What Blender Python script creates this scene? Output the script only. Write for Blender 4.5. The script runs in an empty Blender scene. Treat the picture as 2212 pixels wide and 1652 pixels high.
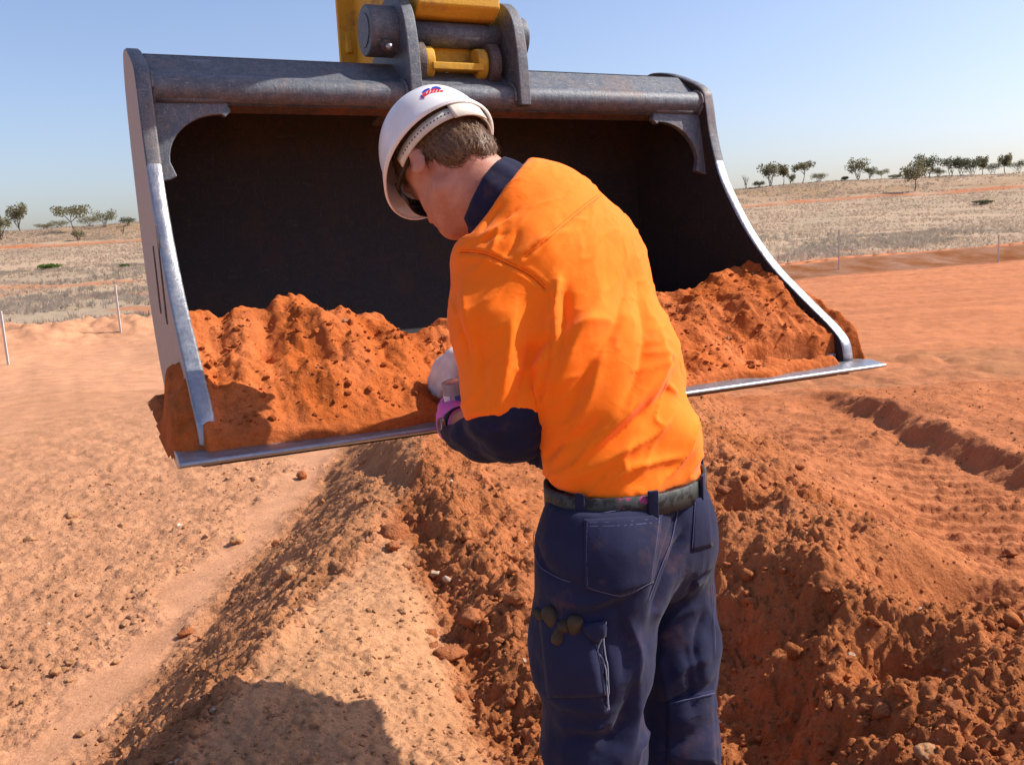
import bpy, bmesh, math, random
import numpy as np
from mathutils import Vector, Matrix

# ------------------------------------------------------------------ camera, sky, sun, exposure
scn = bpy.context.scene
COL = scn.collection
CAM_H = 2.625
PITCH, ROLL = math.radians(9.4), math.radians(3.0)
cf = np.array([0, math.cos(PITCH), -math.sin(PITCH)])
cu0 = np.array([0, math.sin(PITCH), math.cos(PITCH)])
cr0 = np.array([1.0, 0, 0])
cr = math.cos(ROLL) * cr0 - math.sin(ROLL) * cu0
cu = math.sin(ROLL) * cr0 + math.cos(ROLL) * cu0
C0 = np.array([0, 0, CAM_H])
camd = bpy.data.cameras.new('camera')
cam = bpy.data.objects.new('camera', camd)
COL.objects.link(cam)
M = Matrix(((cr[0], cu[0], -cf[0], 0), (cr[1], cu[1], -cf[1], 0), (cr[2], cu[2], -cf[2], CAM_H), (0, 0, 0, 1)))
cam.matrix_world = M
camd.sensor_width = 36.0
camd.angle = math.radians(60.0)
camd.clip_start = 0.05
camd.clip_end = 8000
scn.camera = cam

SUN_AZ, SUN_EL = math.radians(81.5), math.radians(44)
w = bpy.data.worlds.new('World'); scn.world = w; w.use_nodes = True
wn = w.node_tree
sky = wn.nodes.new('ShaderNodeTexSky'); sky.sky_type = 'NISHITA'; sky.sun_disc = False
sky.sun_elevation = SUN_EL; sky.sun_rotation = SUN_AZ
sky.altitude = 100; sky.air_density = 1.0; sky.dust_density = 1.9; sky.ozone_density = 3.5
bg = wn.nodes['Background']; bg.inputs['Strength'].default_value = 0.135
wb = wn.nodes.new('ShaderNodeMix'); wb.data_type = 'RGBA'; wb.blend_type = 'MULTIPLY'; wb.inputs[0].default_value = 1.0
wb.inputs[7].default_value = (1.10, 1.0, 1.03, 1)      # white balance of the picture
wn.links.new(sky.outputs[0], wb.inputs[6]); wn.links.new(wb.outputs[2], bg.inputs['Color'])
sd = bpy.data.lights.new('sun', 'SUN'); sd.energy = 5.0; sd.angle = math.radians(0.53); sd.color = (1.0, 0.93, 0.82)
sun = bpy.data.objects.new('sun', sd); COL.objects.link(sun)
sv = Vector((math.cos(SUN_EL) * math.sin(SUN_AZ), math.cos(SUN_EL) * math.cos(SUN_AZ), math.sin(SUN_EL)))
sun.rotation_euler = sv.to_track_quat('Z', 'Y').to_euler(); sun.location = sv * 30
vs = scn.view_settings
vs.view_transform = 'Standard'; vs.look = 'None'; vs.exposure = 0.42; vs.gamma = 1.0; vs.use_curve_mapping = False

# ------------------------------------------------------------------ helpers
rng = np.random.default_rng(7)
random.seed(7)
def V3(*a): return np.array(a, float)
def nrm(v): v = np.asarray(v, float); return v / np.linalg.norm(v)
def at(u, v, d):
    """world point seen towards (u, v) of a 2212 x 1652 view at depth d along the view axis"""
    return C0 + d * (cf + (u - 1106.0) / 1916.0 * cr - (v - 826.0) / 1916.0 * cu)
def sst(a, b, x):
    t = np.clip((x - a) / (b - a), 0, 1); return t * t * (3 - 2 * t)

def hash3(i, j, k, s=0):
    h = (i.astype(np.int64) * 374761393 + j.astype(np.int64) * 668265263 + k.astype(np.int64) * 2147483647 + s * 974711) & 0xffffffff
    h = ((h ^ (h >> 13)) * 1274126177) & 0xffffffff
    h = ((h ^ (h >> 16)) * 2246822519) & 0xffffffff
    return ((h ^ (h >> 15)) & 0xffffff).astype(np.float32) / float(0xffffff)
def vnoise(P, sc, s=0):
    Q = np.asarray(P) / sc
    f = np.floor(Q); t = (Q - f).astype(np.float32); f = f.astype(np.int64)
    t = t * t * (3 - 2 * t)
    if Q.shape[1] == 2:
        z = np.zeros(len(Q), np.int64); r = 0
        for a in (0, 1):
            for b in (0, 1):
                r = r + hash3(f[:, 0] + a, f[:, 1] + b, z, s) * (t[:, 0] if a else 1 - t[:, 0]) * (t[:, 1] if b else 1 - t[:, 1])
        return r * 2 - 1
    r = 0
    for a in (0, 1):
        for b in (0, 1):
            for c in (0, 1):
                r = r + hash3(f[:, 0] + a, f[:, 1] + b, f[:, 2] + c, s) * (t[:, 0] if a else 1 - t[:, 0]) * (t[:, 1] if b else 1 - t[:, 1]) * (t[:, 2] if c else 1 - t[:, 2])
    return r * 2 - 1
def fbm(P, sc, n=4, s=0, g=0.5):
    P = np.asarray(P)
    r = 0; a = 1.0
    for i in range(n):
        r = r + a * vnoise(P + 17.3 * i, sc, s + i); a *= g; sc *= 0.5
    return r
def clods(P, cell, s=0, dens=0.8, pw=1.0):
    """rounded lumps on a jittered grid: height 0..1 in units of the lump radius, cell = grid size"""
    Q = np.asarray(P)[:, :2] / cell
    f = np.floor(Q).astype(np.int64); z0 = np.zeros(len(Q), np.int64)
    best = np.zeros(len(Q), np.float32)
    for a in (-1, 0, 1):
        for b in (-1, 0, 1):
            i = f[:, 0] + a; j = f[:, 1] + b
            cx = i + 0.15 + 0.7 * hash3(i, j, z0, s); cy = j + 0.15 + 0.7 * hash3(i, j, z0 + 1, s)
            rr = 0.18 + 0.5 * hash3(i, j, z0 + 2, s) ** 2
            on = hash3(i, j, z0 + 3, s) < dens
            ang = hash3(i, j, z0 + 4, s) * 6.283; el = 0.65 + 0.35 * hash3(i, j, z0 + 5, s)
            dx = Q[:, 0] - cx; dy = Q[:, 1] - cy
            ex = dx * np.cos(ang) + dy * np.sin(ang); ey = (-dx * np.sin(ang) + dy * np.cos(ang)) / el
            d2 = (ex * ex + ey * ey) / (rr * rr)
            h = np.where(on & (d2 < 1), rr * np.sqrt(np.clip(1 - d2, 0, 1)) ** pw, 0)
            best = np.maximum(best, h.astype(np.float32))
    return best

def link(o, parent=None):
    COL.objects.link(o)
    if parent is not None: o.parent = parent
    return o
def root_loc(o):
    l = Vector((0, 0, 0))
    while o is not None: l = l + o.location; o = o.parent
    return np.array(l)
def mk(name, verts, faces, mat, parent=None, smooth=True, col=None, fmat=None):
    """one mesh object; verts in world coordinates"""
    me = bpy.data.meshes.new(name)
    v = np.asarray(verts, np.float64)
    if parent is not None: v = v - root_loc(parent)
    if isinstance(faces, np.ndarray):
        nf, k = faces.shape
        me.vertices.add(len(v)); me.vertices.foreach_set('co', v.astype(np.float32).ravel())
        me.loops.add(nf * k); me.loops.foreach_set('vertex_index', faces.astype(np.int32).ravel())
        me.polygons.add(nf); me.polygons.foreach_set('loop_start', np.arange(0, nf * k, k, dtype=np.int32))
        me.polygons.foreach_set('loop_total', np.full(nf, k, np.int32))
        me.update(calc_edges=True)
    else:
        me.from_pydata([tuple(map(float, p)) for p in v], [], [tuple(f) for f in faces])
    mats = mat if isinstance(mat, (list, tuple)) else [mat]
    for m in mats: me.materials.append(m)
    if fmat is not None: me.polygons.foreach_set('material_index', np.asarray(fmat, np.int32))
    me.polygons.foreach_set('use_smooth', np.full(len(me.polygons), bool(smooth)))
    if col is not None:
        at_ = me.color_attributes.new('Col', 'FLOAT_COLOR', 'POINT')
        c4 = np.ones((len(v), 4), np.float32); c4[:, :np.shape(col)[1]] = col
        at_.data.foreach_set('color', c4.ravel())
    me.validate(); me.update()
    o = bpy.data.objects.new(name, me)
    return link(o, parent)
def empty(name, loc, **kw):
    o = bpy.data.objects.new(name, None); o.location = tuple(loc); o.empty_display_size = 0.1
    link(o); tag(o, **kw); return o
def tag(o, label=None, cat=None, group=None, kind=None):
    if label: o['label'] = label
    if cat: o['category'] = cat
    if group: o['group'] = group
    if kind: o['kind'] = kind
    return o
def copy_tree(o, parent=None, loc=None):
    c = o.copy(); COL.objects.link(c); c.parent = parent
    if loc is not None: c.location = tuple(loc)
    for ch in list(o.children): copy_tree(ch, c)
    return c

class MB:
    """collects simple shapes into one mesh"""
    def __init__(s): s.v = []; s.f = []
    def add(s, v, f):
        n = len(s.v); s.v += [np.asarray(p, float) for p in v]; s.f += [tuple(i + n for i in q) for q in f]; return s
    def box(s, c, ax, ay, az):
        c, ax, ay, az = map(np.asarray, (c, ax, ay, az))
        v = [c + i * ax + j * ay + k * az for i in (-1, 1) for j in (-1, 1) for k in (-1, 1)]
        return s.add(v, [(0, 1, 3, 2), (4, 6, 7, 5), (0, 4, 5, 1), (2, 3, 7, 6), (0, 2, 6, 4), (1, 5, 7, 3)])
    def prism(s, poly, off):
        n = len(poly); v = [np.asarray(p) for p in poly] + [np.asarray(p) + off for p in poly]
        f = [tuple(range(n))[::-1], tuple(range(n, 2 * n))] + [(i, (i + 1) % n, n + (i + 1) % n, n + i) for i in range(n)]
        return s.add(v, f)
    def tube(s, pts, rad, k=12, cap=True):
        pts = [np.asarray(p, float) for p in pts]
        rad = rad if hasattr(rad, '__len__') else [rad] * len(pts)
        v = []; f = []; ref = None
        for i, p in enumerate(pts):
            t = nrm(pts[min(i + 1, len(pts) - 1)] - pts[max(i - 1, 0)])
            if ref is None or abs(ref @ t) > 0.98: ref = V3(0, 0, 1) if abs(t[2]) < 0.9 else V3(1, 0, 0)
            a = nrm(np.cross(t, ref)); b = np.cross(t, a); ref = -np.cross(t, a) if False else ref
            v += [p + rad[i] * (math.cos(q) * a + math.sin(q) * b) for q in np.linspace(0, 2 * math.pi, k, endpoint=False)]
        for i in range(len(pts) - 1):
            for j in range(k):
                f.append((i * k + j, i * k + (j + 1) % k, (i + 1) * k + (j + 1) % k, (i + 1) * k + j))
        if cap: f += [tuple(range(k))[::-1], tuple(range((len(pts) - 1) * k, len(pts) * k))]
        return s.add(v, f)
    def build(s, name, mat, parent=None, smooth=False, bevel=0, seg=2):
        o = mk(name, np.array(s.v), s.f, mat, parent, smooth)
        bm = bmesh.new(); bm.from_mesh(o.data); bmesh.ops.recalc_face_normals(bm, faces=bm.faces); bm.to_mesh(o.data); bm.free()
        if bevel:
            b = o.modifiers.new('b', 'BEVEL'); b.width = bevel; b.segments = seg; b.limit_method = 'ANGLE'; b.angle_limit = math.radians(35); b.harden_normals = False
            o.data.polygons.foreach_set('use_smooth', np.full(len(o.data.polygons), True))
            wn_ = o.modifiers.new('w', 'WEIGHTED_NORMAL'); wn_.keep_sharp = True
        return o

# ------------------------------------------------------------------ materials
class N:
    def __init__(s, name):
        s.m = bpy.data.materials.new(name); s.m.use_nodes = True; s.t = s.m.node_tree
        s.b = s.t.nodes['Principled BSDF']; s.b.inputs['Specular IOR Level'].default_value = 0.3
    def n(s, typ, **kw):
        nd = s.t.nodes.new('ShaderNode' + typ)
        for k, v in kw.items():
            if k in nd.inputs: nd.inputs[k].default_value = v
            else: setattr(nd, k, v)
        return nd
    def l(s, a, b): s.t.links.new(a, b); return s
    def pos(s): return s.n('NewGeometry').outputs['Position']
    def noise(s, scale, detail=4, rough=0.55, vec=None, stretch=None):
        nd = s.n('TexNoise', Scale=scale, Detail=detail, Roughness=rough)
        v = vec if vec is not None else s.pos()
        if stretch:
            mp = s.n('Mapping'); mp.inputs['Scale'].default_value = stretch; s.l(v, mp.inputs[0]); v = mp.outputs[0]
        s.l(v, nd.inputs['Vector']); return nd.outputs['Fac']
    def ramp(s, fac, stops):
        r = s.n('ValToRGB'); e = r.color_ramp.elements
        while len(e) < len(stops): e.new(0.5)
        for q, (p, c) in zip(e, stops): q.position = p; q.color = tuple(c) + (1,) if len(c) == 3 else c
        s.l(fac, r.inputs[0]); return r.outputs[0]
    def mix(s, fac, a, b, mode='MIX'):
        m = s.n('Mix', data_type='RGBA', blend_type=mode)
        for i, x in ((0, fac), (6, a), (7, b)):
            if hasattr(x, 'links'): s.l(x, m.inputs[i])
            else: m.inputs[i].default_value = x if i == 0 else (tuple(x) + (1,))
        return m.outputs[2]
    def math(s, op, a, b=0.0):
        m = s.n('Math', operation=op)
        for i, x in ((0, a), (1, b)):
            if hasattr(x, 'links'): s.l(x, m.inputs[i])
            else: m.inputs[i].default_value = x
        return m.outputs[0]
    def color(s, c):
        if hasattr(c, 'links'): s.l(c, s.b.inputs['Base Color'])
        else: s.b.inputs['Base Color'].default_value = tuple(c) + (1,)
        return s
    def set(s, **kw):
        for k, v in kw.items():
            k = k.replace('_', ' ')
            if hasattr(v, 'links'): s.l(v, s.b.inputs[k])
            else: s.b.inputs[k].default_value = v
        return s
    def bump(s, h, strength=0.5, dist=0.01, nrm_in=None):
        b = s.n('Bump', Strength=strength, Distance=dist); s.l(h, b.inputs['Height'])
        if nrm_in is not None: s.l(nrm_in, b.inputs['Normal'])
        s.l(b.outputs[0], s.b.inputs['Normal']); return b.outputs[0]

def soil_mat(name, fine=1.0, tint=(1, 1, 1)):
    """earth: colour from the mesh, crumbliness from the alpha of that colour"""
    k = N(name); vn = k.n('VertexColor', layer_name='Col'); vc = vn.outputs[0]; am = vn.outputs[1]
    a = k.noise(3.0, 5); b = k.noise(38.0, 6, 0.7); c = k.noise(190.0, 4, 0.65); e = k.noise(17.0, 8, 0.72)
    f = k.ramp(a, [(0.3, (0.82, 0.80, 0.78)), (0.7, (1.10, 1.09, 1.08))])
    col = k.mix(1.0, vc, f, 'MULTIPLY')
    f2 = k.ramp(b, [(0.3, (0.80, 0.76, 0.72)), (0.65, (1.10, 1.11, 1.13))])
    col = k.mix(1.0, col, f2, 'MULTIPLY')
    f3 = k.ramp(c, [(0.3, (0.82, 0.80, 0.78)), (0.7, (1.12, 1.12, 1.12))])
    col = k.mix(1.0, col, f3, 'MULTIPLY')
    col = k.mix(1.0, col, tint, 'MULTIPLY')
    k.color(col).set(Roughness=0.95); k.b.inputs['Specular IOR Level'].default_value = 0.1
    h = k.math('ADD', k.math('MULTIPLY', b, 0.5), k.math('MULTIPLY', c, 0.22))
    h = k.math('ADD', h, k.math('MULTIPLY', k.math('MULTIPLY', e, am), 1.3))
    vo = k.n('TexVoronoi', Scale=55.0); k.l(k.pos(), vo.inputs['Vector'])
    cr_ = k.math('MULTIPLY', k.math('SUBTRACT', 0.6, vo.outputs['Distance']), k.math('MULTIPLY', am, 0.35))
    h = k.math('ADD', h, cr_)
    k.bump(h, 0.9 * fine, 0.022)
    return k.m
def plain(name, c, rough=0.6, metal=0.0, spec=0.3):
    k = N(name).color(c).set(Roughness=rough, Metallic=metal); k.b.inputs['Specular IOR Level'].default_value = spec; return k.m
def varied(name, c1, c2, scale=20, rough=0.7, metal=0.0, bump=0.0, bs=None, spec=0.3):
    k = N(name); a = k.noise(scale, 6, 0.6)
    k.color(k.mix(k.ramp(a, [(0.35, (0, 0, 0)), (0.65, (1, 1, 1))]), c1, c2)).set(Roughness=rough, Metallic=metal)
    k.b.inputs['Specular IOR Level'].default_value = spec
    if bump: k.bump(k.noise(bs or scale * 4, 4), bump, 0.004)
    return k.m
# ------------------------------------------------------------------ ground
# the ground functions below work in units of GS metres
GS = 1.25
def far_z(y):
    """broad rise of the plain up to the dune ridge"""
    return 0.15 * sst(24, 40, y) + 3.7 * np.clip((y - 42) / 78.0, 0, 1) ** 1.15 * (y > 42) + 3.1 * sst(114, 150, y) - 2.4 * sst(170, 420, y)
def ridge_shift(x):
    return 0.10 * x + 5 * np.sin(x * 0.021 + 1.0) + 3 * np.sin(x * 0.053)
def far_ground(x, y):
    ys = y - np.where(y > 30, np.clip((y - 30) / 60, 0, 1) * ridge_shift(x), 0)
    z = far_z(ys) + 1.3 * sst(0, 70, x) * sst(60, 125, ys) * (1 - sst(170, 400, ys))
    P = np.stack([x, y], -1)
    z = z + 0.10 * fbm(P, 9.0, 3, 11) * sst(28, 60, y) + 0.30 * fbm(P, 26.0, 3, 12) * sst(60, 130, y)
    return z
def berm(x, y):
    # low graded bank along the far edge of the pad; nearer on the left
    yb = 30.0 + 0.46 * np.clip(x, -30, 60)
    yb = np.where(x < 0, 30.0 + 0.62 * np.clip(x, -30, 0), yb)
    s = y - yb
    return yb, s
def near_zones(x, y):
    P = np.stack([x, y], -1)
    wob = 0.05 * fbm(P, 0.6, 3, 21)
    xl = -1.12 + 0.10 * y + wob; xf = -1.86 + 0.02 * y + 0.08 * fbm(P, 0.9, 2, 22)
    return wob, xl, xf
def near_ground(x, y):
    P = np.stack([x, y], -1)
    wob, xl, xf = near_zones(x, y)
    ends = (1 - sst(8.0, 11.5, y)) * sst(-6, -2, y)
    # left windrow with its steep left face
    t = np.clip((x - xf) / (xl - xf), 0, 1)
    face = np.where(t < 0.85, t / 0.9, 0.85 / 0.9 + (1 - 0.85 / 0.9) * sst(0.8, 1.05, t))
    top = 0.80 + 0.05 * fbm(P, 0.7, 3, 23)
    xg = -0.16 - 0.25 * (y - 2.6) + 0.6 * wob
    top = top - 0.07 * np.exp(-((x - xg) / 0.10) ** 2) + 0.05 * np.exp(-((x - xg - 0.22) / 0.14) ** 2)
    # falls away to the right into the trough where the man stands
    trough = 0.60 + 0.02 * fbm(P, 0.4, 2, 24)
    deep = 0.12 * (1 - sst(2.6, 3.5, y))
    trough = trough - deep * np.exp(-((x - 0.62) / 0.16) ** 2)
    down = sst(-0.02, 0.34, x + 0.4 * wob - 0.10 * np.clip(y - 3, 0, 3))
    z = top * (1 - down) + trough * down
    # right bank, its shaded face towards the trough
    bank = sst(0.66, 1.02, x + 1.2 * wob + 0.10 * fbm(P, 0.25, 2, 25)) * (1 - sst(3.0, 4.0, y))
    z = z + bank * 0.26 * sst(0.8, 1.6, y)
    heap = sst(0.3, 0.8, x) * sst(2.7, 3.6, y) * (1 - sst(5.2, 6.8, y)) * (1 - sst(1.7, 2.3, x - 0.12 * (y - 4)))
    z = z + heap * (0.14 + 0.06 * fbm(P, 0.5, 3, 26))
    # platform right: track strip and the step beside it
    strip = sst(1.2, 2.0, x - 0.05 * (y - 4)) * sst(2.2, 3.6, y)
    z = z - strip * 0.22 * (1 - sst(3.0, 3.3, x) * 0)
    step = sst(3.02, 3.26, x + 0.9 * wob + 0.03 * (y - 5) + 0.05 * fbm(P, 0.22, 3, 27))
    z = z + step * 0.17 * sst(2.5, 4.0, y) * (1 - sst(7.4, 9.4, y))
    # pits
    for (px, py, rx, ry, dz) in ((1.50, 2.95, 0.27, 0.17, 0.22), (1.08, 2.42, 0.22, 0.16, 0.20), (1.30, 3.62, 0.34, 0.10, 0.09), (1.9, 2.75, 0.22, 0.10, 0.07), (0.95, 4.15, 0.30, 0.10, 0.15), (1.25, 4.75, 0.2, 0.08, 0.07)):
        e = ((x - px + wob) / rx) ** 2 + ((y - py + wob) / ry) ** 2
        z = z - dz * np.exp(-e ** 1.4)
    z = np.where(x < xl, top * face, z)
    # heap on which the man and the photographer stand
    bench = (1 - sst(1.15, 1.85, y + 0.8 * wob)) * sst(-1.7, -0.9, x) * (1 - sst(0.9, 1.8, x))
    z = z * (1 - bench) + 0.924 * bench
    right_end = 1 - sst(7.0, 11.0, x)
    return z * ends * (0.25 + 0.75 * right_end)
def track_marks(x, y):
    """grouser ridges pressed across the strip on the right"""
    m = sst(1.5, 1.75, x - 0.12 * (y - 3.2)) * (1 - sst(2.85, 3.05, x)) * sst(2.9, 3.3, y) * (1 - sst(6.8, 7.6, y))
    P = np.stack([x, y], -1)
    ph = (y + 0.30 * x + 0.05 * fbm(P, 0.6, 2, 31)) / 0.19
    saw = np.abs((ph % 1.0) - 0.5) * 2
    ridge = np.clip((saw - 0.60) / 0.25, 0, 1)
    gap = 0.55 + 0.45 * sst(-0.25, 0.25, fbm(np.stack([x * 1.0, np.floor(ph) * 0.9], -1), 0.35, 2, 32))
    return 0.036 * ridge * gap * m * np.clip(0.9 + 0.25 * fbm(P, 0.05, 3, 33), 0.1, 2)
def ground_z(x, y, detail=True):
    x = np.asarray(x, float); y = np.asarray(y, float)
    P = np.stack([x, y], -1)
    z = np.zeros(len(x))
    r = np.hypot(x, y)
    k = np.nonzero(y > 8)[0]
    if len(k):
        xk, yk, Pk = x[k], y[k], P[k]
        zk = np.maximum(far_ground(xk, yk), 0)
        yb, s = berm(xk, yk)
        hb = np.where(xk < 0, 0.40, 0.34)
        bm_ = hb * sst(-3.0, 0.0, s) * (1 - 0.85 * sst(1.0, 5.0, s)) * (np.abs(xk) < 60)
        bm_ = bm_ * (1 + 0.25 * fbm(Pk, 2.0, 3, 41) * (xk < 0) + 0.12 * fbm(Pk, 6.0, 2, 47) + 0.30 * fbm(Pk, 0.6, 4, 42, 0.6) * (xk < 0))
        zk = zk + bm_ * sst(12, 17, yk)
        zk = zk + 0.05 * fbm(Pk, 3.0, 3, 43) * sst(8, 14, yk)
        # blade and wheel lines on the far pad
        padm = sst(9, 12, yk) * (1 - sst(-4, -2, s))
        zk = zk + padm * sst(0, 3, xk) * (0.045 * fbm(np.stack([xk * 0.06, yk], -1), 0.8, 5, 44, 0.6) + 0.035 * np.clip(np.abs(fbm(np.stack([xk, yk * 1.6], -1), 0.9, 4, 48, 0.65)) - 0.25, 0, 1) * sst(-0.2, 0.3, fbm(Pk * 0.6, 4.0, 2, 49)))
        zk = zk + padm * (1 - sst(0, 3, xk)) * 0.010 * fbm(np.stack([xk + 0.5 * yk, yk * 0.22], -1), 0.5, 3, 45)
        # chevron wheel tread on the right-hand bank
        tm = (xk > 6) * np.exp(-((s - 0.9) / 0.45) ** 2)
        zk = zk - 0.16 * tm * (((xk * 1.15 + 0.9 * np.abs(s - 0.9)) % 1.0) < 0.32)
        z[k] = zk
    k = np.nonzero((r < 17) & (y > -7))[0]
    if len(k):
        xk, yk, Pk = x[k], y[k], P[k]
        zk = near_ground(xk, yk)
        if detail:
            nr = 1 - sst(9, 16, r[k])
            A = zone_amp(xk, yk)
            wx = 0.028 * vnoise(Pk, 0.055, 57) + 0.012 * vnoise(Pk, 0.02, 59); wy = 0.028 * vnoise(Pk, 0.055, 58) + 0.012 * vnoise(Pk, 0.02, 60)
            Pw = Pk + np.stack([wx, wy], -1)
            big = clods(Pw, 0.24, 51, 0.5, 0.8); mid = clods(Pw, 0.10, 52, 0.7, 0.8); sml = clods(Pk + 0.35 * (Pw - Pk), 0.038, 53, 0.85)
            lump = fbm(Pk, 0.16, 5, 54, 0.6)
            crumb = np.abs(fbm(Pw, 0.050, 3, 64, 0.6)); hump = fbm(Pk, 0.42, 3, 65, 0.55)
            e = np.maximum(A[0] * big * 0.24, A[1] * mid * 0.10)
            zk = zk + nr * (0.50 * e + 0.6 * A[2] * sml * 0.038 + A[3] * (0.030 * lump + 0.022 * crumb) + 0.045 * A[0] * hump)
            zk = zk + track_marks(xk, yk)
            zk = zk + 0.010 * fbm(Pk, 0.6, 3, 55) * nr
            # rough tyre-churned band beyond the bucket on the right
            zk = zk + sst(8.3, 9.5, yk) * (1 - sst(12.5, 14.5, yk)) * sst(2, 4, xk) * (0.05 * np.abs(fbm(Pk, 0.7, 4, 56, 0.6)) + 0.05 * clods(Pk, 0.5, 57, 0.7))
        z[k] += zk
    return z
def zone_amp(x, y):
    """amount of big, middling, small lumps and of general roughness"""
    P = np.stack([x, y], -1)
    wob, xl, xf = near_zones(x, y)
    n1 = fbm(P, 0.8, 3, 61); n2 = fbm(P, 0.35, 2, 62)
    z0 = np.zeros_like(x)
    yb = 7.6 + 0.9 * (x + 2.0)   # outer limit of the tan clods left of the windrow
    tan = sst(0.0, 0.3, xf - 0.42 - x + 0.30 * n1 + 0.1 * n2) * (1 - sst(-4.4, -3.6, -x * -1 + 0.0) * 0) * sst(-0.5, 0.4, x + 3.75 + 0.42 * (y - 4.5) + 0.4 * n1)
    foot = sst(-0.25, 0.0, x - xf + 0.12 * n2) * (1 - sst(-0.05, 0.1, x - xl))
    topz = sst(-0.05, 0.1, x - xl)
    xg = -0.16 - 0.25 * (y - 2.6) + 0.6 * wob
    crust = topz * (1 - sst(-0.12, 0.0, x - xg)) * (1 - sst(3.6, 4.4, y + n1 * 0.4))
    red = topz * (1 - crust)
    smooth_r = sst(0.0, 0.14, x - xg - 0.42) * (1 - sst(0.5, 0.62, x)) * 0.75
    strip = sst(1.28, 1.58, x - 0.14 * (y - 3.2) + 0.16 * n2) * sst(2.62, 3.0, y + 0.2 * n1)
    rr = red * (1 - smooth_r) * (1 - 0.93 * strip)
    big = 0.45 * rr * sst(-0.2, 0.5, n1 + 0.2) + 0.12 * tan + 0.10 * foot + 0.05 * crust
    mid = 0.68 * rr + 0.75 * tan * sst(-0.5, 0.5, n1) + 0.5 * foot + 0.16 * crust + 0.25 * red * smooth_r + 0.12 * strip
    sml = 1.05 * rr + 1.1 * tan + 1.0 * foot + 0.55 * crust + 0.5 * red * smooth_r + 0.35 * strip
    lum = 1.0 * rr + 0.50 * tan + 0.60 * foot + 0.18 * crust + 0.3 * strip + 0.05
    return big, mid, sml, lum
RED = V3(0.47, 0.150, 0.052); PALE = V3(0.60, 0.310, 0.175); CRUST = V3(0.62, 0.325, 0.170); TAN = V3(0.56, 0.285, 0.155)
STRAW = V3(0.48, 0.36, 0.25); GREYG = V3(0.36, 0.29, 0.205)
def ground_col(x, y):
    P = np.stack([x, y], -1)
    wob, xl, xf = near_zones(x, y)
    n1 = fbm(P, 0.8, 4, 71)[:, None]; n2 = fbm(P, 6.0, 4, 72)[:, None]; n3 = fbm(P, 0.25, 4, 73)[:, None]
    X = x[:, None]; Y = y[:, None]
    def m(c, b, f): return c * (1 - f) + b * f
    yb, s = berm(x, y); s = s[:, None]
    left = sst(0.5, -2.0, X) if False else 1 - sst(-2.0, 1.0, X + 0.3 * n2)
    c = np.zeros((len(x), 3)) + RED
    padR = V3(0.55, 0.215, 0.098); 
    c = m(c, padR, sst(7.5, 10, Y + n1) * (1 - left))
    c = m(c, PALE * (1 + 0.05 * n1), left)
    st = fbm(np.stack([x * 0.05, y], -1), 0.7, 5, 76, 0.6)[:, None] * (1 - left) + fbm(np.stack([x + 0.5 * y, y * 0.16], -1), 0.6, 4, 77, 0.6)[:, None] * left
    c = c * (1 + 0.11 * st * sst(6.5, 9, Y))
    # tan clods
    tanm = sst(0.0, 0.3, (xf - 0.42)[:, None] - X + 0.18 * n1) * sst(-0.5, 0.4, X + 3.75 + 0.42 * (Y - 4.5) + 0.4 * n1) * (Y < 14)
    c = m(c, TAN * (1 + 0.08 * n3), tanm)
    foot = sst(-0.2, 0.05, (x - xf)[:, None]) * (1 - sst(-0.05, 0.1, (x - xl)[:, None])) * (Y < 12)
    c = m(c, V3(0.50, 0.225, 0.105) * (1 + 0.12 * n3), foot)
    topz = sst(-0.05, 0.1, (x - xl)[:, None]) * (Y < 12)
    xg = (-0.16 - 0.25 * (y - 2.6) + 0.6 * wob)[:, None]
    crust = topz * (1 - sst(-0.12, 0.02, X - xg)) * (1 - sst(3.4, 4.6, Y + n1 * 0.4))
    c = m(c, V3(0.50, 0.178, 0.068) + 0.04 * n1 * V3(1, .6, .4), topz * (1 - sst(7.0, 10, Y)))
    c = m(c, CRUST * (1 + 0.08 * n3), crust * np.clip(0.85 + 0.35 * n1, 0, 1))
    strip = sst(1.55, 1.9, X - 0.05 * (Y - 4)) * sst(2.9, 3.6, Y + 0.4 * n1) * (1 - sst(7, 9, Y))
    c = m(c, V3(0.54, 0.20, 0.088), strip * 0.7)
    churn = sst(8.3, 9.5, Y) * (1 - sst(12.5, 14.5, Y)) * sst(2, 4, X)
    c = m(c, V3(0.44, 0.20, 0.092), churn * np.clip(0.6 + 0.6 * n1, 0, 1))
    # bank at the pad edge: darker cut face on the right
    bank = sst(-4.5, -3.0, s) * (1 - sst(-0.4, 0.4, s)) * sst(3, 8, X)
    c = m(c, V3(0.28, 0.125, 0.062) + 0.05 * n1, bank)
    # plain beyond
    g = sst(1.6, 2.6, s + 0.6 * n2 + 0.4 * n1)
    gl = m(STRAW, GREYG, np.clip(0.5 + 0.9 * n2, 0, 1) * 0.6)
    gl = m(gl, RED * 1.05, np.clip((fbm(P, 3.0, 3, 74)[:, None] - 0.32) * 3, 0, 1) * 0.6 * (1 - sst(40, 60, Y)))
    c = m(c, gl, g)
    ys = y - np.clip((y - 30) / 60, 0, 1) * ridge_shift(x); ys = ys[:, None]
    trk = np.exp(-((ys - 53 - 1.5 * n2) / 1.6) ** 2) * (X < -5)
    c = m(c, V3(0.52, 0.22, 0.105), trk * 0.9)
    rl = np.exp(-((ys - 116 - 1.5 * n2) / 3.0) ** 2)
    c = m(c, V3(0.50, 0.19, 0.085), np.clip(rl * (0.95 + 0.8 * n2), 0, 1))
    rid = sst(118, 124, ys)
    c = m(c, V3(0.40, 0.275, 0.17) + 0.06 * n2, rid * 0.9)
    return np.clip(c * 0.88, 0.01, 0.9)

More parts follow.
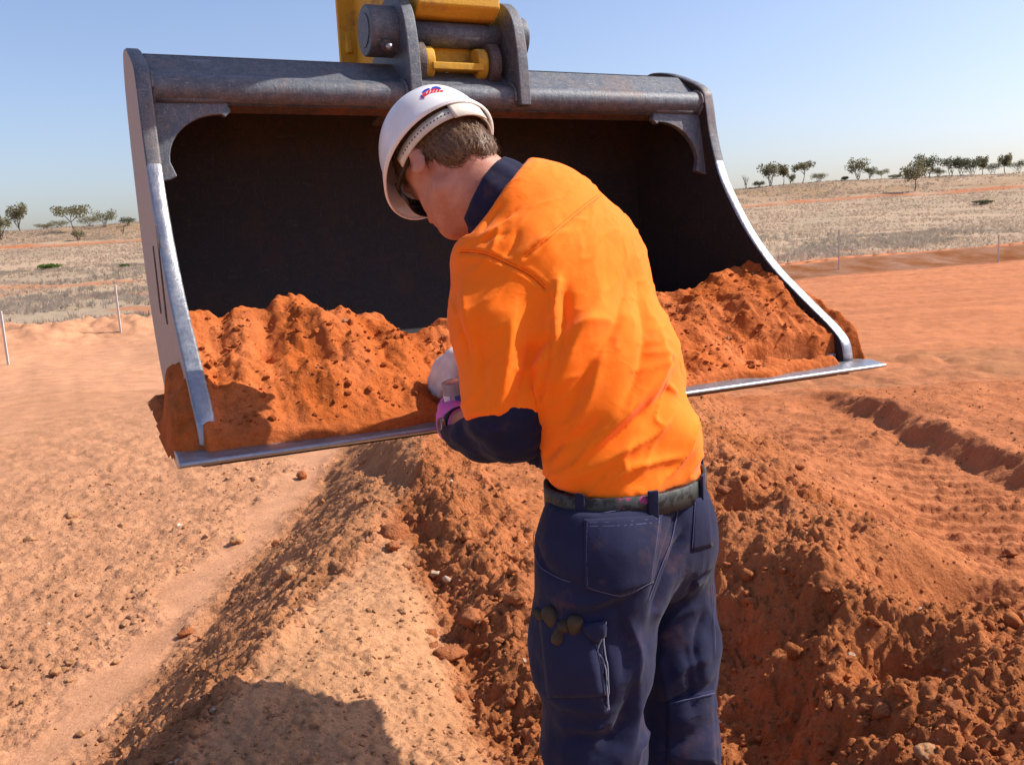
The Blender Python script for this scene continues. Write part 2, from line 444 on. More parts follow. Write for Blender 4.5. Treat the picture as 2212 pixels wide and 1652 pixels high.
def build_ground():
    d = math.radians
    ang = np.concatenate([np.linspace(-180, -60, 30, endpoint=False), np.linspace(-60, -36, 36, endpoint=False),
                          np.linspace(-36, 36, 540, endpoint=False), np.linspace(36, 60, 36, endpoint=False), np.linspace(60, 180, 30, endpoint=False)])
    a = np.radians(ang)
    def lg(a_, b_, n): return np.exp(np.linspace(math.log(a_), math.log(b_), n, endpoint=False))
    rr = np.concatenate([lg(0.25, 1.7, 40), lg(1.7, 8.5, 640), lg(8.5, 16, 130), lg(16, 60, 250), lg(60, 190, 120), lg(190, 6000, 40), [6000]])
    A, R_ = np.meshgrid(a, rr)
    x = (R_ * np.sin(A)).ravel(); y = (R_ * np.cos(A)).ravel()
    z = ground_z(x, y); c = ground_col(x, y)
    ks = np.nonzero((R_.ravel() < 17) & (y > -7))[0]; al = np.full(len(x), 0.12); Az = zone_amp(x[ks], y[ks]); al[ks] = np.clip(0.12 + 0.95 * Az[3], 0, 1.1)
    c = np.column_stack([c, al])
    na, nr = len(a), len(rr)
    i, j = np.meshgrid(np.arange(nr - 1), np.arange(na), indexing='ij')
    i = i.ravel(); j = j.ravel(); j2 = (j + 1) % na
    F = np.stack([i * na + j, (i + 1) * na + j, (i + 1) * na + j2, i * na + j2], -1)[:, ::-1]
    V = np.stack([x, y, z], -1)
    # closing disc below the photographer
    V = np.vstack([V, [[0, 0, float(ground_z([0.0], [0.01])[0])]]])
    c = np.vstack([c, c[:1]])
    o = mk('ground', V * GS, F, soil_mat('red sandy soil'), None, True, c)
    tag(o, kind='structure')
    return o
build_ground()

def gz(x, y, detail=False):
    return GS * ground_z(np.atleast_1d(x) / GS, np.atleast_1d(y) / GS, detail)
def on_ground(u, v, dmax=600.0, detail=False):
    """where the sight line through (u, v) meets the ground"""
    r = at(u, v, 1.0) - C0
    ds = np.exp(np.linspace(math.log(2.6), math.log(dmax), 2500))
    X = C0 + ds[:, None] * r
    h = X[:, 2] - gz(X[:, 0], X[:, 1], detail)
    k = np.argmax(h < 0)
    if h[k] >= 0:
        far_ = ds > 60; k = int(np.argmin(np.where(far_, h / ds, 9)))
    p = X[k].copy(); p[2] = gz(p[0], p[1], detail)[0]
    return p, ds[k]
# ------------------------------------------------------------------ bucket
BTH, BRO = math.radians(25.5), math.radians(-0.4)
BK = 0.82                                             # the bucket is 1.8 m wide; its sizes below are in units of BK metres
BP = C0 + V3(-0.617, 1.584, -0.390); BW = 2.2
Ba = BK * V3(math.cos(BTH) * math.cos(BRO), math.sin(BTH) * math.cos(BRO), math.sin(BRO))
Bn = BK * V3(math.sin(BTH), -math.cos(BTH), 0)
Bz = BK * V3(-math.cos(BTH) * math.sin(BRO), -math.sin(BTH) * math.sin(BRO), math.cos(BRO))
class MK(MB):
    def tube(s, pts, rad, k=12, cap=True): return MB.tube(s, pts, [r * BK for r in rad] if hasattr(rad, '__len__') else rad * BK, k, cap)
    def build(s, name, mat, parent=None, smooth=False, bevel=0, seg=2): return MB.build(s, name, mat, parent, smooth, bevel * BK, seg)
def B(a, n, z): return BP + a * Ba + n * Bn + z * Bz
def BV(A, n_, z_): return BP + np.outer(A, Ba) + np.outer(n_, Bn) + np.outer(z_, Bz)
def catmull(p, k=6):
    p = [np.asarray(q, float) for q in p]; out = []
    for i in range(len(p) - 1):
        p0, p1, p2, p3 = p[max(i - 1, 0)], p[i], p[i + 1], p[min(i + 2, len(p) - 1)]
        for t in np.arange(k) / k:
            out.append(0.5 * (2 * p1 + (p2 - p0) * t + (2 * p0 - 5 * p1 + 4 * p2 - p3) * t * t + (3 * p1 - p0 - 3 * p2 + p3) * t ** 3))
    return out + [p[-1]]

def steel(name, dark, light, rust, rough=0.45, dirt=0.35, metal=0.75, worn=0.5, dusty=0.5):
    k = N(name)
    a = k.noise(7, 6, 0.65); b = k.noise(45, 6, 0.75); c = k.noise(120, 3, 0.6, stretch=(1, 1, 0.10)); c2 = k.noise(90, 3, 0.6, stretch=(0.08, 0.3, 1)); g = k.noise(260, 2, 0.5)
    base = k.mix(k.ramp(b, [(0.42, (0, 0, 0)), (0.72, (worn, worn, worn))]), dark, light)
    base = k.mix(k.ramp(c, [(0.62, (0, 0, 0)), (0.70, (0.5, 0.5, 0.5))]), base, light)
    base = k.mix(k.ramp(c2, [(0.64, (0, 0, 0)), (0.70, (0.6, 0.6, 0.6))]), base, light)
    dust = k.ramp(g, [(0.60, (0, 0, 0)), (0.70, (dusty, dusty, dusty))])
    base = k.mix(dust, base, (0.42, 0.33, 0.26))
    dm = k.ramp(k.math('ADD', k.math('MULTIPLY', a, 0.7), k.math('MULTIPLY', b, 0.3)), [(0.50, (0, 0, 0)), (0.62, (dirt, dirt, dirt))])
    base = k.mix(dm, base, rust)
    k.color(base).set(Roughness=k.math('ADD', k.math('MULTIPLY', b, 0.3), rough), Metallic=k.math('MULTIPLY', k.math('SUBTRACT', 1.0, dm), metal))
    k.bump(k.math('ADD', k.math('ADD', b, k.math('MULTIPLY', c, 0.5)), k.math('MULTIPLY', c2, 0.4)), 0.3, 0.005)
    return k.m
M_STEEL = steel('grey painted bucket steel', (0.085, 0.100, 0.125), (0.24, 0.25, 0.27), (0.20, 0.12, 0.08), 0.40, 0.40, 0.25)
M_EDGE = steel('bare worn cutting steel', (0.30, 0.32, 0.36), (0.55, 0.56, 0.58), (0.35, 0.19, 0.11), 0.26, 0.12, 0.85)
M_SIDE = steel('pale tan side plate steel', (0.36, 0.30, 0.27), (0.48, 0.41, 0.37), (0.45, 0.28, 0.18), 0.55, 0.3, 0.1)  # pale tan base for the outer plate faces
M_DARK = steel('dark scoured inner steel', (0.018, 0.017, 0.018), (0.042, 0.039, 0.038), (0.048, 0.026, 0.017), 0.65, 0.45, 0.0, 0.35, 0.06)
M_YEL = steel('worn yellow paint', (0.58, 0.31, 0.02), (0.66, 0.40, 0.05), (0.20, 0.10, 0.05), 0.5, 0.75, 0.0)
M_RUST = steel('rusted pin steel', (0.09, 0.07, 0.065), (0.2, 0.17, 0.16), (0.20, 0.085, 0.04), 0.5, 0.8, 0.4)

bucket = empty('excavator_bucket', B(BW / 2, -0.65, 0), label='wide grey steel excavator bucket hanging open with red soil in it', cat='bucket')
E0 = 0.055; T = 0.042
front = catmull([(-0.085, 0.028), (-0.10, 0.082), (-0.15, 0.130), (-0.235, 0.188), (-0.32, 0.247), (-0.44, 0.335), (-0.563, 0.456), (-0.667, 0.591), (-0.733, 0.70), (-0.782, 0.84), (-0.803, 0.945), (-0.815, 0.995)], 4)
top_ = catmull([(-0.815, 0.995), (-0.856, 1.034), (-1.02, 1.102), (-1.13, 1.128), (-1.20, 1.128), (-1.25, 1.09), (-1.30, 1.0), (-1.325, 0.85)], 3)[1:]
backc = catmull([(-1.325, 0.85), (-1.32, 0.65), (-1.29, 0.46), (-1.20, 0.26), (-1.02, 0.07), (-0.82, -0.02), (-0.5, -0.045), (-0.20, -0.035), (-0.10, -0.028)], 3)[1:]
prof = [tuple(p) for p in front + top_ + backc]
def plate(a0, parent):
    # a ring of points with a slightly worn bevel towards the front edge
    n = len(prof); lay = [(a0, 0.006), (a0 + 0.006, 0), (a0 + T - 0.006, 0), (a0 + T, 0.006)]
    cx, cz = -0.75, 0.45
    v = []; 
    for (a_, ins) in lay:
        for (pn, pz) in prof:
            d_ = nrm(V3(cx - pn, cz - pz)); v.append(B(a_, pn + d_[0] * ins, pz + d_[1] * ins))
    f = []
    for l_ in range(3):
        for i in range(n): f.append((l_ * n + i, l_ * n + (i + 1) % n, (l_ + 1) * n + (i + 1) % n, (l_ + 1) * n + i))
    f.append(tuple(range(n))); f.append(tuple(range(3 * n, 4 * n))[::-1])
    o = mk('side_plate', v, f, [M_EDGE, M_SIDE, M_STEEL, M_DARK], bucket, False)
    bm = bmesh.new(); bm.from_mesh(o.data); bmesh.ops.recalc_face_normals(bm, faces=bm.faces); bm.to_mesh(o.data); bm.free()
    mid = len(front)
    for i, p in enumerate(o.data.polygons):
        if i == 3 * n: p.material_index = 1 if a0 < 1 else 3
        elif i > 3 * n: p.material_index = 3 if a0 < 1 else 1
        else:
            k = i % n
            # bare metal along the cutting front below the shoulder, paint above
            p.material_index = 0 if k < mid - 12 else 2
        p.use_smooth = i < 3 * n
    return o
plL = plate(E0, bucket); plR = plate(BW - E0 - T, bucket)
plL['label'] = 'pale tan left side plate of the bucket'; plR['label'] = 'right side plate with bright worn curved edge'
# outline slots cut in the left plate
for (n0, n1, z0, z1) in ((-0.62, -0.60, 0.30, 0.56), (-0.80, -0.782, 0.32, 0.50)):
    p = [(n0, z0), (n1 + 0.012, z0 - 0.02), (n1, z1 * 0.9), (n1 - 0.012, z1)]
    MK().prism([B(E0 - 0.0035, *q) for q in p], Ba * 0.004).build('scratch_mark', M_RUST, bucket)

# shell: curved sheet
shell_in = catmull([(-0.98, 1.02), (-1.16, 1.02), (-1.255, 0.90), (-1.285, 0.72), (-1.26, 0.50), (-1.17, 0.29), (-1.0, 0.11), (-0.8, 0.02), (-0.5, -0.008), (-0.12, -0.012)], 5)
shell_in = np.array(shell_in)
tn = np.gradient(shell_in, axis=0); nn = np.stack([tn[:, 1], -tn[:, 0]], -1); nn /= np.linalg.norm(nn, axis=1)[:, None]
shell_out = shell_in - nn * 0.02
if shell_out[20, 0] > shell_in[20, 0]: shell_out = shell_in + nn * 0.02
loop = np.vstack([shell_in, shell_out[::-1]])
m = MK(); m.prism([B(E0 + T - 0.004, p[0], p[1]) for p in loop], Ba * (BW - 2 * E0 - 2 * T + 0.008)); o = m.build('shell', M_DARK, bucket, False)
o.data.polygons.foreach_set('use_smooth', np.full(len(o.data.polygons), True))
em = o.modifiers.new('e', 'EDGE_SPLIT'); em.split_angle = math.radians(40)
# torque tube and top plates
m = MK(); m.tube([B(a_, -0.862, 0.962) for a_ in (E0 + T, BW / 2, BW - E0 - T)], 0.044, 28, False); m.build('torque_tube', M_STEEL, bucket, True)
m = MK(); m.prism([B(E0 + T, -0.875, 1.008), B(E0 + T, -0.975, 1.082), B(E0 + T, -0.985, 1.066), B(E0 + T, -0.885, 0.992)], Ba * (BW - 2 * (E0 + T))); m.build('top_plate', M_STEEL, bucket, bevel=0.004)
m = MK(); m.prism([B(E0 + T, -0.975, 1.084), B(E0 + T, -1.10, 1.092), B(E0 + T, -1.22, 0.99), B(E0 + T, -1.20, 0.975), B(E0 + T, -1.095, 1.072), B(E0 + T, -0.98, 1.066)], Ba * (BW - 2 * (E0 + T))); m.build('top_cover', M_STEEL, bucket)
m = MK(); m.prism([B(E0 + T + .002, -0.845, 0.916), B(E0 + T + .002, -0.90, 0.90), B(E0 + T + .002, -0.98, 1.03), B(E0 + T + .002, -0.965, 1.04)], Ba * (BW - 2 * (E0 + T) - .004)); m.build('tube_backing', M_RUST, bucket)
# corner gussets with a scooped edge
for side in (0, 1):
    a0 = E0 + T - 0.002; sg = 1
    if side: a0 = BW - E0 - T + 0.002; sg = -1
    arc = [(0.198 - 0.165 * math.cos(q) * 1.0, 0.745 + 0.142 * math.sin(q)) for q in np.linspace(0.0, math.pi / 2, 12)]
    pts = [(0, 0.935), (0.212, 0.935), (0.226, 0.896), (0.206, 0.878), (0.198, 0.905)][:4] + [(x_, z_) for x_, z_ in arc[::-1]] + [(0.048, 0.702), (0.030, 0.692), (0, 0.685)]
    m = MK(); m.prism([B(a0 + sg * x_, -0.815 - 0.03 + (0.935 - z_) * 0.18, z_) for x_, z_ in pts], -Bn * 0.028)
    m.build('corner_gusset', M_STEEL, bucket, bevel=0.004)
    m = MK(); m.tube([B(a0 + sg * 0.0, -0.843, 0.93), B(a0 + sg * 0.21, -0.843, 0.932)], 0.012, 8); m.build('weld_bead', M_STEEL, bucket, True)
# cutting edge: wide bevelled blade
bl = [(0.004, 0.004), (0.0, 0.012), (-0.055, 0.019), (-0.30, 0.019), (-0.30, -0.010), (-0.06, -0.014)]
m = MK(); m.prism([B(0, *p) for p in bl], Ba * BW); m.build('cutting_edge', M_EDGE, bucket, bevel=0.003)
m = MK(); m.prism([B(0.01, *p) for p in ((-0.30, -0.004), (-0.30, -0.026), (-0.95, -0.03), (-0.95, -0.004))], Ba * (BW - 0.02)); m.build('floor_plate', M_DARK, bucket)
for (a_, n_) in ((2.085, -0.135),):
    m = MK(); m.tube([B(a_, n_, 0.015), B(a_, n_, 0.045)], 0.022, 6); m.build('edge_bolt', M_EDGE, bucket, bevel=0.003)
# ears and pins
for a_ in (0.89, 0.942, 1.29, 1.342):
    MK().tube([B(a_, -0.862 + 0.047 * math.cos(q), 0.962 + 0.047 * math.sin(q)) for q in np.linspace(-0.3, 1.7, 14)], [0.007 + 0.0015 * math.sin(i * 2.7) for i in range(14)], 7).build('weld_bead', M_STEEL, bucket, True)
for a_ in (E0 + T + 0.003, BW - E0 - T - 0.003):
    MK().tube([B(a_, -0.862 + 0.046 * math.cos(q), 0.962 + 0.046 * math.sin(q)) for q in np.linspace(-1.6, 2.2, 18)], 0.007, 7).build('weld_bead', M_STEEL, bucket, True)
earp = catmull([(-0.79, 0.93), (-0.80, 1.06), (-0.815, 1.16), (-0.85, 1.245), (-0.93, 1.30), (-1.03, 1.30), (-1.10, 1.24), (-1.15, 1.16), (-1.24, 1.10), (-1.30, 1.02), (-1.33, 0.98)], 4) + [(-1.30, 0.9), (-1.0, 0.98), (-0.93, 0.93)]
for a0 in (0.895, 1.295):
    m = MK(); m.prism([B(a0, *p) for p in earp], Ba * 0.042); o = m.build('hanger_ear', M_STEEL, bucket, bevel=0.005)
m = MK(); m.tube([B(a_, -0.955, 1.185) for a_ in (0.93, 1.32)], 0.043, 24); m.build('hanger_pin', M_STEEL, bucket, True)
m = MK(); m.tube([B(a_, -0.955, 1.185) for a_ in (0.80, 0.90)], 0.083, 32); o = m.build('pin_boss', M_STEEL, bucket, bevel=0.006)
m = MK(); m.tube([B(a_, -0.955, 1.185) for a_ in (0.796, 0.80)], 0.055, 32); m.build('pin_end', M_STEEL, bucket, bevel=0.002)
m = MK(); m.tube([B(a_, -0.955, 1.185) for a_ in (1.336, 1.39)], 0.075, 32); m.build('pin_boss', M_STEEL, bucket, bevel=0.006)
bt = MK(); bt.tube([B(0.845, -0.885, 1.13), B(0.845, -0.855, 1.118)], 0.020, 6); bt.build('lock_bolt', M_RUST, bucket, bevel=0.002)
bt = MK(); bt.tube([B(0.845, -0.855, 1.118), B(0.845, -0.835, 1.11)], 0.011, 10); bt.build('bolt_end', M_EDGE, bucket, True)

# ------------------------------------------------------------------ excavator arm with its quick hitch
arm = empty('excavator', B(1.12, -1.15, 1.2), label='yellow excavator whose arm and quick hitch hold the bucket from above', cat='excavator')
# hook bar below the pin
def lobe(a0, a1, big):
    pts = []
    for q in np.linspace(-0.4, 2 * math.pi - 0.9, 12): pts.append((-0.93 + big * math.cos(q) * 0.9, 1.085 + big * math.sin(q)))
    MK().prism([B(a0, *p) for p in pts], Ba * (a1 - a0)).build('hook_lobe', M_RUST if big > 0.06 else M_YEL, arm, bevel=0.006)
lobe(0.952, 0.990, 0.072); lobe(1.225, 1.268, 0.075); lobe(0.990, 1.025, 0.055); lobe(1.185, 1.225, 0.055)
MK().box(B(1.105, -0.905, 1.068), Ba * 0.095, Bn * 0.03, Bz * 0.012).build('hook_bar', M_YEL, arm, bevel=0.003)
MK().box(B(1.10, -1.06, 1.10), Ba * 0.13, Bn * 0.09, Bz * 0.075).build('hitch_jaw', M_YEL, arm, bevel=0.008)
# hitch body above the pin, between the ears
hb = [(-0.90, 1.232), (-0.86, 1.262), (-0.87, 1.42), (-1.0, 1.52), (-1.50, 1.52), (-1.58, 1.40), (-1.50, 1.22), (-1.34, 1.145), (-1.15, 1.225)]
MK().prism([B(0.962, *p) for p in hb], Ba * 0.305).build('hitch_body', M_YEL, arm, bevel=0.008)
# rear side plates of the hitch, showing left of the ear
hp = [(-1.02, 1.48), (-1.12, 1.20), (-1.26, 1.10), (-1.36, 1.045), (-1.40, 1.045), (-1.40, 1.10), (-1.62, 1.10), (-1.66, 1.16), (-1.60, 1.24), (-1.60, 1.6), (-1.1, 1.6)]
for a0 in (0.93, 1.265): MK().prism([B(a0, *p) for p in hp], Ba * 0.035).build('hitch_side_plate', M_YEL, arm, bevel=0.004)
MK().box(B(0.915, -1.50, 1.30), Ba * 0.05, Bn * 0.012, Bz * 0.19).build('hitch_flange', M_YEL, arm, bevel=0.003)
b_ = MK(); b_.tube([B(0.90, -1.50, 1.30), B(0.90, -1.485, 1.22)], 0.016, 6); b_.build('hitch_bolt', M_YEL, arm, bevel=0.002)
b_ = MK(); b_.tube([B(0.91, -1.30, 1.12), B(0.94, -1.30, 1.12)], 0.025, 12); b_.build('hitch_grease_cap', M_RUST, arm, bevel=0.002)
# stick rising towards the machine, bucket link and ram
def beam(p0, p1, aw0, aw1, t0, t1, nm, mat):
    d_ = nrm(V3(p1[0] - p0[0], p1[1] - p0[1])); q_ = V3(-d_[1], d_[0])
    v = []
    for p, aw, t_ in ((p0, aw0, t0), (p1, aw1, t1)):
        for sa, sq in ((-1, -1), (1, -1), (1, 1), (-1, 1)):
            v.append(B(1.115 + sa * aw, p[0] + q_[0] * sq * t_, p[1] + q_[1] * sq * t_))
    m_ = MK(); m_.add(v, [(0, 1, 2, 3), (4, 7, 6, 5), (0, 4, 5, 1), (1, 5, 6, 2), (2, 6, 7, 3), (3, 7, 4, 0)]); return m_.build(nm, mat, arm, bevel=0.012)
beam((-1.02, 1.44), (0.55, 3.75), 0.15, 0.17, 0.12, 0.26, 'stick', M_YEL)
beam((-1.50, 1.42), (-0.95, 1.98), 0.13, 0.13, 0.05, 0.06, 'bucket_link', M_YEL)
m = MK(); m.tube([B(1.115, -1.0, 2.0), B(1.115, -0.1, 3.55)], 0.085, 20); m.build('bucket_ram', M_YEL, arm, True)
m = MK(); m.tube([B(0.90, -1.0, 1.46), B(1.33, -1.0, 1.46)], 0.07, 20); m.build('arm_pin', M_RUST, arm, True)

# ------------------------------------------------------------------ soil in the bucket
def soil_h(A, Nn):
    """height of the load over (across, outward) of the bucket"""
    P = np.stack([A, Nn], -1)
    t = np.clip(-Nn / 0.56, 0, 1.6)
    crest = np.interp(A, [0.0, 0.08, 0.2, 0.33, 0.40, 0.47, 0.58, 0.68, 0.74, 0.84, 0.95, 1.2, 1.5, 1.72, 1.9, 2.08, 2.2],
                      [0.22, 0.265, 0.255, 0.262, 0.30, 0.272, 0.245, 0.235, 0.17, 0.175, 0.20, 0.21, 0.215, 0.245, 0.285, 0.335, 0.36])
    z = 0.012 + crest * np.where(t < 1, t ** 0.92, 1 - 0.9 * (t - 1) ** 1.2)
    z = z + 0.006 * np.abs(fbm(P, 0.045, 3, 91, 0.6)) * sst(0.03, 0.15, -Nn)
    z = z + 0.034 * fbm(P, 0.30, 4, 81) * sst(0.0, 0.25, -Nn) + 0.012 * fbm(P, 0.07, 3, 82) * sst(0.01, 0.12, -Nn)
    # runnels sliding towards the lip
    z = z + 0.014 * fbm(np.stack([A + 0.12 * Nn, Nn * 0.16], -1), 0.06, 3, 83) * sst(0.02, 0.1, -Nn)
    lum = clods(P, 0.12, 84, 0.6, 0.9) * 0.12 * 0.26 * sst(0.2, 0.5, t) + clods(P, 0.035, 85, 0.55) * 0.035 * 0.35 * sst(0.05, 0.3, t)
    z = z + lum
    # hollow with a lit lump left of centre
    for (a_, n_, ra, rn, dz) in ((0.27, -0.36, 0.022, 0.05, -0.035), (0.315, -0.42, 0.035, 0.03, -0.028), (0.40, -0.35, 0.03, 0.09, -0.045), (0.46, -0.40, 0.06, 0.10, 0.028), (0.60, -0.46, 0.03, 0.03, -0.02), (0.72, -0.30, 0.10, 0.10, 0.015), (1.95, -0.30, 0.09, 0.10, 0.03), (1.75, -0.42, 0.06, 0.07, 0.025)):
        e = ((A - a_) / ra) ** 2 + ((Nn - n_) / rn) ** 2
        z = z + dz * np.exp(-e)
    # bare steel patches near the right end and ragged front
    for (a_, n_, ra, rn) in ((1.775, -0.130, 0.036, 0.020), (1.895, -0.115, 0.075, 0.026), (2.09, -0.095, 0.075, 0.022)):
        e = ((A - a_) / ra) ** 2 + ((Nn - n_) / rn) ** 2
        bare = 1 - sst(1.0, 3.6, e); z = z * (1 - bare) - 0.004 * bare
    rag = 0.030 + 0.018 * fbm(np.stack([A, A * 0], -1), 0.22, 4, 86) + 0.03 * sst(1.7, 2.2, A)
    z = z - 0.09 * (1 - sst(0.0, 0.022, -Nn - rag))
    # ends outside the plates
    outl = 1 - sst(-0.005, 0.035, A); outr = sst(BW - 0.035, BW + 0.005, A)
    cap = (0.23 * np.exp(-((Nn + 0.24) / 0.20) ** 2) + 0.02) * sst(0.06, 0.16, -Nn)
    ends = np.maximum(outl, outr)
    z = np.where(A < E0 + 0.01, np.minimum(z, cap * sst(-0.012, 0.03, A) * (1 + 0.3 * fbm(P, 0.05, 3, 87))), z)
    z = np.where(A > BW - E0 - 0.01, np.minimum(z, (cap + 0.10 * np.exp(-((Nn + 0.42) / 0.12) ** 2)) * (1 - sst(BW - 0.012, BW + 0.022, A)) * (1 + 0.25 * fbm(P, 0.05, 3, 88))), z)
    return z
Ag = np.linspace(-0.012, BW + 0.022, 440); Ng = np.concatenate([np.linspace(0.002, -0.62, 140), np.linspace(-0.63, -1.0, 25)])
AA, NN = np.meshgrid(Ag, Ng, indexing='ij')
zz = soil_h(AA.ravel(), NN.ravel())
zz = np.maximum(zz, -0.004)
na, nb_ = len(Ag), len(Ng)
i, j = np.meshgrid(np.arange(na - 1), np.arange(nb_ - 1), indexing='ij'); i = i.ravel(); j = j.ravel()
F = np.stack([i * nb_ + j, i * nb_ + j + 1, (i + 1) * nb_ + j + 1, (i + 1) * nb_ + j], -1)[:, ::-1]
# drop cells that have run down below the blade surface at the very ends
V = BV(AA.ravel(), NN.ravel(), zz)
zc = zz[F].max(1); F = F[zc > 0.006]
Pn = np.stack([AA.ravel(), NN.ravel()], -1)
cs = V3(0.51, 0.142, 0.040) + (0.05 * fbm(Pn, 0.12, 4, 90))[:, None] * V3(1, 0.5, 0.3)
load = mk('soil_load', V, F, soil_mat('fresh red soil', 0.65), None, True, cs)
tag(load, 'fresh red orange soil lying in the open bucket behind the man', 'soil', kind='stuff')
# ------------------------------------------------------------------ surfaces grown from distance fields
def surface_nets(f, lo, hi, h):
    """mesh of f(P) = 0 inside the box; fine samples only near the surface"""
    lo = np.asarray(lo, float); hi = np.asarray(hi, float)
    nc = np.ceil((hi - lo) / (4 * h)).astype(int) + 1
    gc = [lo[i] + 4 * h * (np.arange(nc[i]) + 0.5) for i in range(3)]
    XC = np.stack(np.meshgrid(*gc, indexing='ij'), -1).reshape(-1, 3)
    vc = f(XC).reshape(nc)
    n = nc * 4
    big = np.repeat(np.repeat(np.repeat(vc, 4, 0), 4, 1), 4, 2).astype(np.float32)
    act = np.repeat(np.repeat(np.repeat(np.abs(vc) < 4 * h * 1.9, 4, 0), 4, 1), 4, 2)
    idx = np.nonzero(act.ravel())[0]
    I = np.stack(np.unravel_index(idx, n), -1)
    flat = big.ravel()
    for c in range(0, len(idx), 600000):
        flat[idx[c:c + 600000]] = f(lo + h * (I[c:c + 600000] + 0.5))
    val = flat.reshape(n)
    s = val < 0
    cor = [(a, b, c) for a in (0, 1) for b in (0, 1) for c in (0, 1)]
    def sl(A, o): return A[o[0]:n[0] - 1 + o[0], o[1]:n[1] - 1 + o[1], o[2]:n[2] - 1 + o[2]]
    cnt = sum(sl(s, o).astype(np.int8) for o in cor)
    cell = (cnt > 0) & (cnt < 8)
    ci = np.stack(np.nonzero(cell), -1)
    vid = -np.ones(cell.shape, np.int64); vid[cell] = np.arange(len(ci))
    acc = np.zeros((len(ci), 3)); num = np.zeros(len(ci))
    for a in cor:
        for ax in range(3):
            if a[ax]: continue
            b = list(a); b[ax] = 1
            va = val[ci[:, 0] + a[0], ci[:, 1] + a[1], ci[:, 2] + a[2]]; vb = val[ci[:, 0] + b[0], ci[:, 1] + b[1], ci[:, 2] + b[2]]
            m_ = (va < 0) != (vb < 0)
            t = np.where(m_, va / np.where(m_, va - vb, 1), 0)
            p = np.array(a, float) + np.outer(t, np.eye(3)[ax])
            acc[m_] += p[m_]; num[m_] += 1
    Vx = lo + h * (ci + acc / num[:, None] + 0.5)
    quads = []
    for ax in range(3):
        o1, o2 = [(1, 2), (2, 0), (0, 1)][ax]
        d = [0, 0, 0]; d[ax] = 1
        A_ = s[:n[0] - d[0], :n[1] - d[1], :n[2] - d[2]]; B_ = s[d[0]:, d[1]:, d[2]:]
        e = np.stack(np.nonzero(A_ != B_), -1)
        ok = (e[:, o1] > 0) & (e[:, o2] > 0) & (e[:, o1] < n[o1] - 1) & (e[:, o2] < n[o2] - 1); e = e[ok]
        def g(p, q):
            k = e.copy(); k[:, o1] -= p; k[:, o2] -= q; return vid[k[:, 0], k[:, 1], k[:, 2]]
        Q = np.stack([g(1, 1), g(0, 1), g(0, 0), g(1, 0)], -1)
        fl = ~s[e[:, 0], e[:, 1], e[:, 2]]
        Q[fl] = Q[fl][:, ::-1]
        quads.append(Q)
    Q = np.vstack(quads); Q = Q[(Q >= 0).all(1)]
    return Vx, Q
def vnormals(V, Q):
    nf = np.cross(V[Q[:, 2]] - V[Q[:, 0]], V[Q[:, 3]] - V[Q[:, 1]])
    N_ = np.zeros_like(V)
    for k in range(4): np.add.at(N_, Q[:, k], nf)
    return N_ / (np.linalg.norm(N_, axis=1)[:, None] + 1e-12)
def relax(V, Q, it=2, lam=0.5):
    for _ in range(it):
        acc = np.zeros_like(V); num = np.zeros(len(V))
        for k in range(4):
            a, b = Q[:, k], Q[:, (k + 1) % 4]
            np.add.at(acc, a, V[b]); np.add.at(num, a, 1); np.add.at(acc, b, V[a]); np.add.at(num, b, 1)
        V = V + lam * (acc / np.maximum(num, 1)[:, None] - V)
    return V
def smin(a, b, k):
    h = np.clip(0.5 + 0.5 * (b - a) / k, 0, 1); return b * (1 - h) + a * h - k * h * (1 - h)
def smax(a, b, k): return -smin(-a, -b, k)
def cone(P, a, b, ra, rb):
    a = np.asarray(a); b = np.asarray(b); ab = b - a
    t = np.clip((P - a) @ ab / (ab @ ab), 0, 1)
    return np.linalg.norm(P - a - t[:, None] * ab, axis=1) - (ra + (rb - ra) * t)
def chain(P, pts, rad, k=0.02):
    d = None
    for i in range(len(pts) - 1):
        e = cone(P, pts[i], pts[i + 1], rad[i], rad[i + 1]); d = e if d is None else smin(d, e, k)
    return d
def ell(P, c, ax, r):
    """ellipsoid with axes rows ax and radii r"""
    q = ((P - np.asarray(c)) @ np.asarray(ax).T) / np.asarray(r)
    L = np.linalg.norm(q, axis=1); g = np.linalg.norm(q / np.asarray(r), axis=1)
    return np.where(L > 1e-6, L * (L - 1) / (g + 1e-9), -min(r))
def slab(P, c, ax, r, e=0.012):
    q = np.abs((P - np.asarray(c)) @ np.asarray(ax).T) - (np.asarray(r) - e)
    return np.linalg.norm(np.maximum(q, 0), axis=1) + np.minimum(q.max(1), 0) - e
def ecyl(P, a, b, l0, wa, da, wb, db):
    """tapered elliptical bone: l0 is the width direction"""
    a = np.asarray(a); b = np.asarray(b); ab = b - a; L = np.linalg.norm(ab); s_ = ab / L
    l_ = nrm(l0 - (l0 @ s_) * s_); f_ = np.cross(s_, l_)
    q = P - a; t = np.clip(q @ s_ / L, 0, 1); q = q - (t * L)[:, None] * s_
    w_ = wa + (wb - wa) * t; d_ = da + (db - da) * t
    r = np.sqrt((q @ l_ / w_) ** 2 + (q @ f_ / d_) ** 2 + (q @ s_ / (0.5 * (w_ + d_))) ** 2)
    return (r - 1) * np.minimum(w_, d_)
def raycast(f, u, v, d0=1.0, d1=2.6):
    ds = np.linspace(d0, d1, 900); r = at(u, v, 1.0) - C0
    h = f(C0 + ds[:, None] * r); k = np.argmax(h < 0.0)
    if h[k] >= 0: k = int(np.argmin(h))
    return C0 + ds[k] * r
